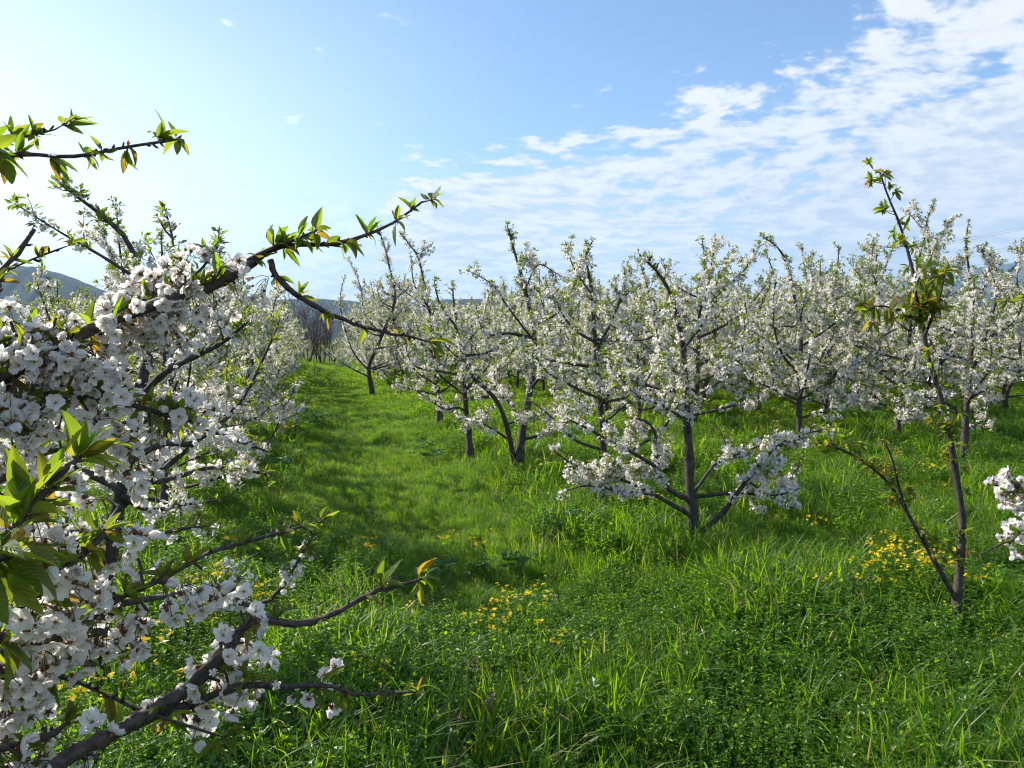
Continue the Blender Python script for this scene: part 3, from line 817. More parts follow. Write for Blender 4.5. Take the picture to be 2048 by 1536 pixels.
ROWS = [   # name, x at y=0 of the line x = x0 - 0.27 y, distances, trees of the row already built
    ('the row right of the grass path', 3.3, list(np.arange(27.6, 58, 2.1)), 7),
    ('the row left of the grass path', -1.6, list(np.arange(6.6, 44, 2.05)), 1),
    ('the second row left of the grass path', -6.0, list(np.arange(15.5, 44, 2.1)), 0),
    ('the second row right of the grass path', 7.3, list(np.arange(14.2, 58, 1.9)), 1),
    ('the third row right of the grass path', 10.4, list(np.arange(13.4, 58, 1.95)), 1),
    ('the fourth row right of the grass path', 13.5, list(np.arange(17.4, 58, 1.95)), 1),
    ('the fifth row right of the grass path', 16.7, list(np.arange(17.8, 58, 2.0)), 0),
    ('the sixth row right of the grass path', 20.0, list(np.arange(21.5, 58, 2.1)), 0),
    ('the seventh row right of the grass path', 23.4, list(np.arange(25, 58, 2.2)), 0),
    ('the eighth row right of the grass path', 26.8, list(np.arange(28.6, 58, 2.3)), 0),
]
for rn, x0, ds, n_ in ROWS:
    for d in ds:
        y = d + random.uniform(-0.3, 0.3)
        x = x0 - 0.27 * y + random.uniform(-0.25, 0.25)
        if abs(x) > 0.76 * y + 1.5:
            continue
        far_ = ''
        orchard_tree(x, y, far_ + 'white cherry tree, ' + ORD[n_] + ' from the camera in ' + rn, random.uniform(0.88, 1.02) if ' left of' in rn and y < 14 else random.uniform(0.95, 1.12) if ' left of' in rn else random.uniform(1.1, 1.34))
        n_ += 1

# ------------------------------------------------------------------ near branches, detailed
def near_flowers(acc, c, tan, per, spread=(0.022, 0.05), droop=0.25, size=1.0):
    """umbels of detailed flowers on pedicels at branch points c"""
    n = len(c)
    if n == 0:
        return
    sd = unit(n); sd = nrm(sd - 0.8 * (sd * tan).sum(1, keepdims=True) * tan)     # side of the branch the spur points to
    spur = c + sd * 0.010
    cc = np.repeat(spur, per, 0); ss = np.repeat(sd, per, 0)
    d = nrm(ss * 0.75 + unit(len(cc)) * 0.75 - UP * droop)
    L = rng.uniform(*spread, (len(cc), 1))
    end = cc + d * L - UP * (L * 0.25)
    mid = cc + d * L * 0.55
    pts = np.stack([cc, mid, end], 1)
    tubes(acc, pts, np.full((len(cc), 3), 0.0007), 3, 2)
    ax = nrm(d + rng.normal(0, 0.35, d.shape) - UP * droop)
    v = rng.integers(0, len(FLOWER_HI), len(cc))
    sc = rng.uniform(0.85, 1.15, len(cc)) * size
    for k in range(len(FLOWER_HI)):
        ix = np.where(v == k)[0]
        tv, tq, tm = FLOWER_HI[k]
        acc.inst(tv, tq, frames(ax[ix]) * sc[ix, None, None], end[ix] + ax[ix] * 0.006, tm)
def near_leaves(c, tan, n, size, up=0.4, spread=0.9):
    """one tuft of detailed leaves at point c"""
    lf = Acc()
    cc = np.repeat(c[None], n, 0)
    dr = nrm(unit(n) * spread + tan * 0.55 + UP * up)
    sz = rng.uniform(0.55, 1.1, n) * size
    pet = cc + dr * (sz * 0.18)[:, None]
    tubes(lf, np.stack([cc, (cc + pet) / 2, pet], 1), np.full((n, 3), 0.0009), 4, 1)
    v = rng.integers(0, len(LEAF_HI), n)
    upv = nrm(UP + rng.normal(0, 0.5, (n, 3)))
    fm = frames_fwd(dr, upv)
    for k in range(len(LEAF_HI)):
        ix = np.where(v == k)[0]
        if len(ix):
            tv, tq, tu = LEAF_HI[k]
            lf.inst(tv, tq, fm[ix] * sz[ix, None, None], pet[ix], 0, tu)
    # bud scales at the base
    m_ = 5
    lf.inst(LF_V, LF_Q, frames_fwd(nrm(unit(m_) + tan), nrm(UP + rng.normal(0, 0.5, (m_, 3)))) * 0.012, np.repeat(c[None], m_, 0), 2)
    return lf
def near_tree(label, root, trunk, branches):
    o_ = empty('cherry_tree', root)
    tag(o_, label, 'cherry tree', ORCHARD)
    wd = Acc()
    tp = resample(np.array(trunk) - root, 20)
    tubes(wd, tp, np.linspace(0.075, 0.03, 20) * (1 + rng.normal(0, 0.04, 20)), 12, 0, 0.03)
    wd.obj('trunk', [M_NEARBARK], o_, True)
    for B in branches:
        pix = B['p']
        p = np.array([P(*q) for q in pix])
        if B.get('root', True):
            a = p[0]
            zt = min(max(a[2] - 0.35, 0.5), trunk[-1][2] - 0.1)
            tpt = np.array([np.interp(zt, [q[2] for q in trunk], [q[j] for q in trunk]) for j in range(2)] + [zt])
            if np.linalg.norm(tpt - a) > 0.1:
                p = np.vstack([tpt[None], (tpt + a)[None] / 2 + UP * 0.03, p])
        p = resample(p - root, 60)
        s = np.linspace(0, 1, 60)
        r0, r1 = B['r']
        # fraction of the branch at which the first listed pixel lies
        fo = 0.0
        if B.get('root', True):
            d0 = np.linalg.norm(p - (P(*pix[0]) - root), axis=1)
            fo = np.argmin(d0) / 59
        rad = (r1 + (r0 - r1) * (1 - s)) if 'rr' not in B else np.interp((s - fo) / (1 - fo), *B['rr'])
        rad = rad * (1 + 0.05 * np.sin(s * length(p) * 120) + rng.normal(0, 0.03, 60))
        L = length(p)
        kk = np.cumsum(rng.normal(0, 0.0011, (60, 3)), 0)
        p = p + (kk - kk[0]) * np.minimum(1, (1 - s) * 6)[:, None]
        # swellings at the nodes
        for q in rng.uniform(0.1, 0.98, int(L / 0.05)):
            rad *= 1 + 0.22 * np.exp(-((s - q) * L / 0.006) ** 2)
        wd = Acc()
        if B.get('cut'):
            p = np.vstack([p, p[-1:]]); rad = np.r_[rad, 0.0005]
        else:
            rad[-1] *= 0.4
        tubes(wd, p, rad, 10, 0, 0.03)
        mapf = lambda t_: fo + (1 - fo) * np.asarray(t_)
        nsp = int(L / 0.022)                       # bare spurs and buds
        c, tn = at_s(p[:60], rng.uniform(0.05, 0.98, nsp))
        tubes(wd, twig_set(c, tn, rng.uniform(0.006, 0.016, nsp), 0.1, 0.5, 4), np.array([[0.0022, 0.0026, 0.0024, 0.0006]]).repeat(nsp, 0) * rng.uniform(0.6, 1.1, (nsp, 1)), 5)
        bl = Acc()
        for (t0, t1, step, per, spr) in B.get('f', []):
            a0, a1 = mapf(t0), mapf(t1)
            n = max(2, int(L * (a1 - a0) / step))
            c, tn = at_s(p[:60], rng.uniform(a0, a1, n))
            sp_ = twig_set(c, tn, rng.uniform(0.005, spr, n), 0.1, 0.3, 4)
            tubes(wd, sp_, np.full((n, 4), 0.0022), 5, 0)
            near_flowers(bl, sp_[:, -1], tn, per)
        part = wd.obj('branch', [M_NEARBARK], o_, True)
        if bl.n:
            bl.obj('blossoms', NEAR_FMATS, part, True)
        for (t_, n, size, up) in B.get('l', []):
            c, tn = at_s(p[:60], [float(mapf(t_))])
            tuft = near_leaves(c[0], tn[0], n + 2, size * 0.82, up)
            tuft.obj('leaf_tuft', [M_NLEAF, M_PEDI, M_CALYX], part, True, True)
    return o_
def ev(n, a, b, k, size, up):
    return [(a + (b - a) * (i + 0.5) / n + random.uniform(-0.02, 0.02), max(3, k + random.randint(-1, 3)), size * random.uniform(0.8, 1.2), up * random.uniform(0.3, 1.3)) for i in range(n)]
root = np.array([-1.75, 1.25, float(tz(-1.75, 1.25))])
trunk = [root, root + [0.03, 0.02, 0.6], root + [-0.02, 0.0, 1.2], root + [0.03, 0.02, 1.8], root + [0.0, 0.0, 2.5]]
near_tree('nearest cherry tree, its white branches and big leaves reaching in from the left edge', root, trunk, [
    dict(p=[(-80, 800, 1.15), (60, 735, 1.2), (200, 665, 1.27), (330, 615, 1.33), (440, 580, 1.38), (500, 548, 1.4), (545, 515, 1.42), (600, 508, 1.44), (660, 505, 1.46), (720, 485, 1.5), (790, 450, 1.54), (845, 405, 1.58), (864, 400, 1.6)],
         r=(0.040, 0.0022), rr=([-0.5, 0.0, 0.45, 0.54, 0.60, 1.0], [0.022, 0.012, 0.0105, 0.0095, 0.0050, 0.0020]), f=[(0.0, 0.46, 0.012, 7, 0.055), (0.46, 0.52, 0.03, 3, 0.02)],
         l=ev(11, 0.02, 0.5, 4, 0.055, 0.6) + [(0.56, 5, 0.045, -0.3), (0.62, 6, 0.05, -0.5), (0.70, 5, 0.045, -0.2), (0.74, 5, 0.055, -0.9), (0.80, 5, 0.045, 0.5), (0.88, 8, 0.05, 0.2), (0.93, 6, 0.04, 0.6), (0.995, 7, 0.045, 0.1)]),
    dict(p=[(540, 520, 1.42), (565, 570, 1.42), (600, 600, 1.43), (680, 645, 1.45), (760, 672, 1.48), (820, 682, 1.5), (862, 684, 1.51)], root=False,
         r=(0.0062, 0.0018), f=[(0.0, 0.12, 0.02, 3, 0.02)], l=[(0.1, 4, 0.04, -0.4), (0.25, 4, 0.035, 0.6), (0.4, 4, 0.035, -0.6), (0.62, 3, 0.035, -0.5), (0.8, 3, 0.035, 0), (0.99, 10, 0.055, 0.0)]),
    dict(p=[(-60, 770, 1.3), (120, 680, 1.33), (300, 600, 1.36), (400, 560, 1.38), (475, 528, 1.4), (540, 495, 1.41), (600, 475, 1.42), (642, 456, 1.43)],
         r=(0.018, 0.003), f=[(0.15, 0.62, 0.014, 7, 0.05)], l=[(0.62, 6, 0.045, 0.7), (0.86, 7, 0.06, 1.0), (0.93, 6, 0.055, -0.2), (0.98, 9, 0.055, 0.0), (0.4, 6, 0.05, 0.7), (0.5, 6, 0.05, 0.7)]),
    # top left twigs
    dict(p=[(-60, 333, 1.08), (10, 328, 1.1), (60, 325, 1.12), (150, 322, 1.15), (215, 307, 1.18), (280, 293, 1.2), (357, 279, 1.23)],
         r=(0.0065, 0.0022), l=[(0.1, 6, 0.05, -0.2), (0.18, 5, 0.05, -1.0), (0.27, 5, 0.045, 0.4), (0.4, 6, 0.045, -1.0), (0.55, 5, 0.036, 0.1), (0.63, 4, 0.028, 0.5), (0.75, 3, 0.045, -1.2), (0.9, 6, 0.05, 1.2), (0.995, 7, 0.04, -0.3)]),
    dict(p=[(-60, 310, 1.2), (10, 290, 1.2), (60, 275, 1.2), (110, 260, 1.2), (130, 248, 1.2)], r=(0.0035, 0.0014),
         l=[(0.3, 6, 0.045, 0.3), (0.5, 5, 0.045, 0.8), (0.68, 5, 0.04, -0.4), (0.98, 8, 0.052, 0.5)]),
    dict(p=[(-60, 640, 1.0), (0, 550, 1.05), (35, 510, 1.08), (68, 458, 1.1)], r=(0.006, 0.0035), cut=True, l=[(0.4, 4, 0.03, 0.4), (0.7, 5, 0.03, 0.2)]),
    dict(p=[(-60, 560, 1.2), (0, 545, 1.2), (60, 520, 1.22), (140, 490, 1.24)], r=(0.004, 0.0016), l=[(0.4, 5, 0.03, 0.3), (0.7, 5, 0.028, 0.1), (0.99, 5, 0.03, 0.2), (0.1, 7, 0.045, 0.3)]),
    # second white sleeve
    dict(p=[(-80, 870, 1.1), (0, 850, 1.12), (90, 805, 1.18), (200, 795, 1.24), (320, 825, 1.3), (385, 845, 1.33)], r=(0.015, 0.004),
         f=[(0.05, 0.98, 0.016, 7, 0.06)], l=ev(13, 0.1, 0.95, 5, 0.055, 0.5) + [(0.99, 6, 0.045, 0.3)]),
    dict(p=[(-80, 720, 1.2), (20, 690, 1.2), (100, 665, 1.22), (170, 690, 1.25)], r=(0.008, 0.003), f=[(0.05, 1.0, 0.018, 7, 0.05)], l=ev(6, 0.2, 0.95, 6, 0.055, 0.7)),
    dict(p=[(-80, 1000, 1.15), (40, 930, 1.2), (140, 900, 1.25), (230, 890, 1.3), (280, 905, 1.32)], r=(0.010, 0.003), f=[(0.1, 0.6, 0.016, 6, 0.04), (0.75, 1.0, 0.010, 7, 0.04)], l=ev(3, 0.3, 0.9, 5, 0.045, 0.5)),
    # close twig with big bronze leaves
    dict(p=[(-50, 1130, 0.80), (0, 1085, 0.84), (45, 1030, 0.87), (85, 985, 0.9), (125, 940, 0.93), (165, 912, 0.96)], r=(0.008, 0.005),
         f=[(0.35, 1.0, 0.04, 3, 0.03)], l=[(0.3, 8, 0.075, 0.1), (0.50, 9, 0.085, 0.3), (0.58, 8, 0.08, 0.0), (0.72, 7, 0.07, 0.1), (0.95, 10, 0.07, 0.5), (0.12, 7, 0.085, -0.3), (0.0, 8, 0.09, -0.6)]),
    # close white flowers below it
    dict(p=[(-60, 1290, 0.85), (30, 1230, 0.87), (110, 1150, 0.9), (190, 1090, 0.93), (240, 1010, 0.97)], r=(0.010, 0.004), f=[(0.1, 1.0, 0.018, 6, 0.04)], l=ev(8, 0.0, 0.9, 5, 0.055, -0.3)),
    dict(p=[(-60, 1350, 0.9), (40, 1290, 0.93), (150, 1250, 0.97), (240, 1190, 1.03), (330, 1150, 1.08), (430, 1100, 1.16), (520, 1075, 1.24), (642, 1043, 1.35)], r=(0.009, 0.002),
         f=[(0.0, 0.48, 0.016, 6, 0.045), (0.5, 0.66, 0.05, 3, 0.02)], l=ev(6, 0.1, 0.6, 5, 0.05, 0.3) + [(0.72, 5, 0.045, -0.3), (0.85, 5, 0.04, 0.1), (0.93, 4, 0.04, 0.1), (0.995, 7, 0.042, 0.2)]),
    # lower branches
    dict(root=False, p=[(-60, 1690, 0.8), (50, 1590, 0.86), (120, 1530, 0.9), (160, 1500, 0.92), (230, 1460, 0.97), (300, 1425, 1.01), (368, 1382, 1.05)], r=(0.0105, 0.0085), cut=True, f=[(0.45, 0.6, 0.1, 3, 0.03)], l=[(0.8, 5, 0.035, 0.3)]),
    dict(p=[(-60, 1320, 1.0), (40, 1338, 1.0), (100, 1352, 1.0), (180, 1385, 1.02), (300, 1430, 1.02), (380, 1455, 1.04), (450, 1475, 1.06)], r=(0.005, 0.0018), f=[(0.0, 0.2, 0.02, 5, 0.02)],
         l=[(0.3, 3, 0.055, -0.8), (0.5, 4, 0.05, -0.9), (0.75, 4, 0.05, -0.5), (0.99, 5, 0.05, -0.2)]),
    dict(p=[(-60, 1510, 0.9), (20, 1500, 0.92), (90, 1480, 0.94), (140, 1440, 0.97)], r=(0.010, 0.004), f=[(0.1, 1.0, 0.02, 5, 0.035)], l=[(0.6, 5, 0.045, 0.3), (0.95, 5, 0.045, 0.4)]),
    dict(p=[(240, 1462, 1.03), (330, 1410, 1.08), (430, 1320, 1.1), (470, 1265, 1.13), (510, 1240, 1.16), (590, 1250, 1.2), (660, 1230, 1.24), (720, 1198, 1.28), (790, 1178, 1.32), (845, 1158, 1.35)], root=False, r=(0.010, 0.0025),
         f=[(0.2, 0.52, 0.017, 5, 0.04)], l=[(0.48, 6, 0.05, 0.7), (0.62, 6, 0.04, -0.1), (0.78, 5, 0.045, -0.6), (0.84, 7, 0.07, 1.0), (0.985, 9, 0.06, 0.2), (0.25, 5, 0.045, 0.3), (0.4, 5, 0.045, -0.5)]),
    dict(p=[(230, 1470, 1.04), (370, 1412, 1.09), (470, 1385, 1.08), (560, 1384, 1.1), (640, 1383, 1.13), (700, 1395, 1.16), (780, 1391, 1.19), (838, 1384, 1.22)], root=False, r=(0.007, 0.0014),
         f=[(0.15, 0.45, 0.02, 5, 0.04), (0.55, 0.68, 0.025, 4, 0.03)], l=[(0.4, 7, 0.055, 0.2), (0.62, 6, 0.05, -0.4), (0.72, 4, 0.045, -0.5), (0.85, 4, 0.03, 0.3), (0.99, 7, 0.03, 0.5)]),
    dict(p=[(-60, 1430, 0.95), (0, 1340, 0.95), (60, 1300, 0.96), (130, 1280, 0.98), (200, 1270, 1.0)], r=(0.008, 0.003), f=[(0.2, 1.0, 0.016, 6, 0.04)], l=ev(4, 0.3, 0.9, 4, 0.04, 0.3)),
])
root = np.array([2.35, 2.5, float(tz(2.35, 2.5))])
trunk = [root, root + [-0.03, 0.02, 0.6], root + [0.02, 0.0, 1.2], root + [-0.03, 0.02, 1.8], root + [0.0, 0.0, 2.3]]
near_tree('cherry tree outside the right edge whose cut branch with white flowers pokes into view', root, trunk, [
    dict(p=[(2120, 985, 2.2), (2060, 974, 2.15), (1990, 967, 2.1)], r=(0.012, 0.0085), cut=True, f=[], l=[]),
    dict(p=[(2150, 1010, 2.2), (2085, 992, 2.15), (2040, 985, 2.1), (2010, 985, 2.06)], r=(0.006, 0.003), f=[(0.0, 0.97, 0.018, 6, 0.025)], l=[(0.5, 6, 0.05, 0.6), (0.8, 5, 0.045, 0.5)]),
    dict(p=[(2120, 1070, 2.2), (2048, 1086, 2.18), (2000, 1098, 2.15), (1956, 1112, 2.1)], r=(0.005, 0.0025), f=[(0.1, 0.42, 0.02, 7, 0.03)], l=[(0.6, 5, 0.04, 0.3), (0.98, 4, 0.03, 0.3)]),
    dict(p=[(2120, 575, 2.3), (2048, 592, 2.28), (2010, 603, 2.26)], r=(0.004, 0.002), f=[], l=[(0.6, 6, 0.045, 0.4), (0.98, 7, 0.05, 0.2)]),
])

# ------------------------------------------------------------------ ground vegetation
def blade(h, wd, bend, a, n=5):
    """grass blade strip: verts (2n,3)"""
    s = np.linspace(0, 1, n)
    fw = bend * s ** 2.2 * h
    z = h * (s - 0.38 * abs(bend) * s ** 3.0)
    wv_ = wd * (1 - s ** 2.2) + 0.0003
    tw = 0.6 * s
    ox, oy = np.cos(a), np.sin(a)
    sx, sy = -np.sin(a + tw), np.cos(a + tw)
    c = np.stack([fw * ox, fw * oy, z], 1)
    sd = np.stack([sx, sy, 0.25 * s], 1) * wv_[:, None] / 2
    V = np.empty((2 * n, 3)); V[0::2] = c - sd; V[1::2] = c + sd
    q = np.array([[2 * i, 2 * i + 1, 2 * i + 3, 2 * i + 2] for i in range(n - 1)])
    return V, q
def grass_clump(nb, hmin, hmax, wmin, wmax, rad, bend):
    a = Acc()
    for _ in range(nb):
        V, q = blade(rng.uniform(hmin, hmax), rng.uniform(wmin, wmax), rng.uniform(*bend), rng.uniform(0, 6.28))
        r_ = rad * math.sqrt(rng.random()); an = rng.uniform(0, 6.28)
        a.add(V + [r_ * math.cos(an), r_ * math.sin(an), 0], q)
    return a
def weed_clump(ns, rad, h, leaf=0.016, white=0):
    """chickweed like cushion: thin stems with whorls of small leaves"""
    a = Acc()
    n = ns
    r_ = rad * np.sqrt(rng.random(n)); an = rng.uniform(0, 6.28, n)
    b = np.stack([r_ * np.cos(an), r_ * np.sin(an), np.zeros(n)], 1)
    tip = b * 1.25 + np.stack([rng.normal(0, 0.02, n), rng.normal(0, 0.02, n), h * rng.uniform(0.5, 1.1, n)], 1)
    mid = (b + tip) / 2 + rng.normal(0, 0.01, (n, 3))
    tubes(a, np.stack([b, mid, tip], 1), np.full((n, 3), 0.0009), 3, 0)
    pl = []
    for f in (0.45, 0.7, 0.88, 1.0):
        pl.append(b + (tip - b) * f)
    c = np.repeat(np.vstack(pl), 4, 0)
    d = unit(len(c)); d[:, 2] = np.abs(d[:, 2]) * 0.5; d = nrm(d)
    wide = LF_V * np.array([1.5, 1, 1])
    a.inst(wide, LF_Q, frames_fwd(d, nrm(UP + rng.normal(0, 0.3, d.shape))) * rng.uniform(0.6, 1.3, (len(c), 1, 1)) * leaf, c)
    if white:
        k = rng.integers(0, n, white)
        a.inst(FL_V * 0.22, FL_Q[:5], frames(nrm(UP + rng.normal(0, 0.4, (white, 3)))), tip[k] + [0, 0, 0.006], 1)
    return a
clumps = bpy.data.collections.new('clumps')
protos = []
def proto(a, mats):
    nm = 'clump_%02d' % len(protos)
    o_ = bpy.data.objects.new(nm, a.mesh(nm, mats))
    clumps.objects.link(o_)
    protos.append(o_)
for i in range(4):      # 0-3 fine grass
    proto(grass_clump(34, 0.10, 0.24, 0.0025, 0.005, 0.075, (0.2, 1.0)), [M_GRASS])
for i in range(4):      # 4-7 broad arching grass
    proto(grass_clump(15, 0.20, 0.38, 0.006, 0.011, 0.07, (0.15, 0.85)), [M_GRASS])
for i in range(4):      # 8-11 weed cushions
    proto(weed_clump(30, 0.095, 0.20, 0.0165, 0 if i % 2 else 2), [M_WEED, M_PETAL])
for i in range(2):      # 12-13 leafier weeds
    proto(weed_clump(22, 0.08, 0.22, 0.026), [M_WEED, M_PETAL])
for i in range(3):      # 14-16 far meadow tufts, larger
    proto(join([grass_clump(34, 0.12, 0.30, 0.006, 0.011, 0.16, (0.2, 1.0)), weed_clump(16, 0.16, 0.2, 0.035)]), [M_GRASS])
def vnoise(x, y, f, seed):
    r_ = np.random.default_rng(seed)
    s = 0
    for k in range(7):
        a = r_.uniform(0, 6.28); ff = f * r_.uniform(0.6, 1.8)
        s = s + np.sin(ff * (x * np.cos(a) + y * np.sin(a)) + r_.uniform(0, 6.28))
    return s / 7 ** 0.5 / 0.7
def scatter():
    out_ = []
    bands = [(0.7, 3.0, 330), (3.0, 5.5, 230), (5.5, 9.0, 130), (9.0, 15.0, 85), (15.0, 27.0, 36), (27.0, 60.0, 7)]
    for y0, y1, dn in bands:
        wx = 0.74 * y1 + 0.8
        n = int((y1 - y0) * 2 * wx * dn)
        x = rng.uniform(-wx, wx, n); y = rng.uniform(y0, y1, n)
        k_ = np.abs(x) < 0.74 * y + 0.7
        x, y = x[k_], y[k_]; n = len(x)
        c = -1.9 - 0.26 * (y - 10.6)
        onpath = np.exp(-((x - c) / 1.25) ** 2) * np.clip((y - 4.5) / 3, 0, 1)
        g = vnoise(x, y, 1.6, 5); g2 = vnoise(x, y, 2.6, 6)
        u_ = rng.random(n)
        kind = np.where(g + rng.normal(0, 0.28, n) > 0.22, rng.integers(0, 4, n), rng.integers(8, 12, n))
        tall = np.exp(-(((x - 2.1) / 0.9) ** 2 + ((y - 6.0) / 0.8) ** 2)) + 0.45 * np.clip((x - 0.2) / 0.8, 0, 1) * np.clip((4.0 - y) / 1.0, 0, 1)
        kind = np.where((u_ < 0.16 + 0.16 * g2 + 0.6 * tall) & (onpath < 0.35), rng.integers(4, 8, n), kind)
        kind = np.where((u_ > 0.93), rng.integers(12, 14, n), kind)
        kind = np.where((onpath > 0.4) & (kind >= 4) & (rng.random(n) < 0.85), rng.integers(0, 4, n), kind)
        if y0 >= 15:
            kind = rng.integers(14, 17, n)
        sc = rng.uniform(0.7, 1.3, n) * (1 - 0.5 * onpath) * (1 + 0.13 * g2 * (1 - onpath))
        if y0 >= 9 and y0 < 15:
            sc *= 1.2
        if y0 >= 27:
            sc *= 1.7
        out_.append((x, y, kind, np.clip(sc, 0.35, 2.6)))
    n = 9000                                # the lane is thick, short, fine grass
    y = 5.5 + 38 * rng.random(n) ** 1.5
    x = -1.9 - 0.26 * (y - 10.6) + rng.normal(0, 0.85, n)
    out_.append((x, y, np.where(y > 22, rng.integers(14, 17, n), rng.integers(0, 4, n)), rng.uniform(0.45, 0.75, n)))
    x, y, k_, s_ = [np.concatenate([o_[i] for o_ in out_]) for i in range(4)]
    return x, y, k_, s_
x, y, kd, sc = scatter()
n = len(x)
me = bpy.data.meshes.new('grass')
me.vertices.add(n)
me.vertices.foreach_set('co', np.stack([x, y, tz(x, y) - 0.01], 1).astype(np.float32).ravel())
a = me.attributes.new('kindi', 'INT', 'POINT'); a.data.foreach_set('value', kd.astype(np.int32))
a = me.attributes.new('scl', 'FLOAT', 'POINT'); a.data.foreach_set('value', sc.astype(np.float32))
rot = np.stack([rng.normal(0, 0.10, n), rng.normal(0, 0.10, n), rng.uniform(0, 6.28, n)], 1)
a = me.attributes.new('rote', 'FLOAT_VECTOR', 'POINT'); a.data.foreach_set('vector', rot.astype(np.float32).ravel())
grass = link('grass', me)
tag(grass, 'lush green grass and chickweed covering the orchard floor', 'grass', kind='stuff')
ng = bpy.data.node_groups.new('grass_scatter', 'GeometryNodeTree')
ng.interface.new_socket('Geometry', in_out='INPUT', socket_type='NodeSocketGeometry')
ng.interface.new_socket('Geometry', in_out='OUTPUT', socket_type='NodeSocketGeometry')
g = NT(ng)
gi, go = g.n('NodeGroupInput'), g.n('NodeGroupOutput')
ci = g.n('GeometryNodeCollectionInfo', {'Collection': clumps, 'Separate Children': True, 'Reset Children': True})
def named(nm, typ):
    nd = g.n('GeometryNodeInputNamedAttribute', data_type=typ)
    nd.inputs['Name'].default_value = nm
    return nd.outputs[0]
e2r = g.n('FunctionNodeEulerToRotation', {0: named('rote', 'FLOAT_VECTOR')})
iop = g.n('GeometryNodeInstanceOnPoints', {'Points': gi.outputs[0], 'Instance': ci, 'Pick Instance': True, 'Instance Index': named('kindi', 'INT'), 'Rotation': e2r, 'Scale': named('scl', 'FLOAT')})
g.t.links.new(iop.outputs[0], go.inputs[0])
md = grass.modifiers.new('scatter', 'NODES')
md.node_group = ng
print('grass instances', n)

# ---- flowering and broad-leaved plants one can pick out
def yellow_plant(nf, rad, h):
    """stems with flat heads of small yellow daisies"""
    st, lf = Acc(), Acc()
    r_ = rad * np.sqrt(rng.random(nf)); an = rng.uniform(0, 6.28, nf)
    b = np.stack([r_ * 0.45 * np.cos(an), r_ * 0.45 * np.sin(an), np.zeros(nf)], 1)
    tip = np.stack([r_ * np.cos(an), r_ * np.sin(an), h * rng.uniform(0.75, 1.08, nf)], 1)
    tubes(st, np.stack([b, (b + tip) / 2 + rng.normal(0, 0.01, (nf, 3)), tip], 1), np.full((nf, 3), 0.0013), 3)
    V, Q = [], []
    for k in range(10):
        a_ = k * 0.628
        c, s = math.cos(a_), math.sin(a_)
        p = np.array([[0.002, 0.0015, 0], [0.011, 0.0026, 0.001], [0.0125, 0, 0.0005], [0.011, -0.0026, 0.001]])
        V.append(p @ np.array([[c, s, 0], [-s, c, 0], [0, 0, 1]])); Q.append(np.arange(4) + 4 * k)
    e = 0.0035
    V.append(np.array([[e, 0, 0.0015], [0, e, 0.0015], [-e, 0, 0.0015], [0, -e, 0.0015]])); Q.append(np.arange(4) + 40)
    V, Q = np.vstack(V), np.array(Q)
    heads = []
    for q in tip:                       # each flower head is a part of its own
        fl = Acc()
        c = q + rng.normal(0, 0.011, (4, 3)) * [1, 1, 0.8]
        fl.inst(V, Q, frames(nrm(UP + rng.normal(0, 0.45, c.shape))) * rng.uniform(0.65, 0.95, (4, 1, 1)), c)
        heads.append(('flower_head', fl.mesh('flower_head', [M_YELLOW])))
    c = np.vstack([b + (tip - b) * f for f in (0.2, 0.4, 0.6, 0.75)])
    d = unit(len(c)); d[:, 2] = np.abs(d[:, 2]); d = nrm(d)
    lf.inst(LF_V, LF_Q, frames_fwd(d, nrm(UP + rng.normal(0, 0.3, d.shape))) * rng.uniform(0.03, 0.06, (len(c), 1, 1)), c)
    return [('stems', st.mesh('stems', [M_WEED])), ('leaves', lf.mesh('leaves', [M_WEED]))] + heads
def palmate(nl=7, n=5):
    """lobed mallow leaf blade around origin, unit radius, as quads in a fan grid"""
    m_ = nl * 4 + 1
    th = np.linspace(-2.6, 2.6, m_)
    rr = 0.78 + 0.22 * np.cos(th / 5.2 * nl * 2 * np.pi) 
    rows = []
    for f in (0.02, 0.45, 0.8, 1.0):
        r2 = rr * f
        z = 0.10 * f * np.cos(th / 5.2 * nl * 2 * np.pi) - 0.22 * f ** 2
        rows.append(np.stack([np.sin(th) * r2, np.cos(th) * r2, z], -1))
    V = np.vstack(rows)
    Q = np.array([[i * m_ + j, i * m_ + j + 1, (i + 1) * m_ + j + 1, (i + 1) * m_ + j] for i in range(3) for j in range(m_ - 1)])
    return V, Q
PM_V, PM_Q = palmate()
def mallow(nl, rad, h):
    st, lf = Acc(), Acc()
    an = np.arange(nl) * 2.4 + rng.uniform(0, 6); r_ = rad * rng.uniform(0.25, 1.0, nl)
    tip = np.stack([r_ * np.cos(an), r_ * np.sin(an), h * rng.uniform(0.5, 1.1, nl)], 1)
    b = tip * [0.1, 0.1, 0]
    tubes(st, np.stack([b, b * 0.5 + tip * 0.5 + [0, 0, 0.03], tip], 1), np.full((nl, 3), 0.002), 4)
    d = nrm(tip * [1, 1, 0] + rng.normal(0, 0.02, tip.shape))
    lf.inst(PM_V, PM_Q, frames_fwd(d, nrm(UP * 1.2 + d * 0.4 + rng.normal(0, 0.25, d.shape))) * rng.uniform(0.035, 0.065, (nl, 1, 1)), tip)
    return [('stalks', st.mesh('stalks', [M_MALLOW])), ('leaves', lf.mesh('leaves', [M_MALLOW], True))]
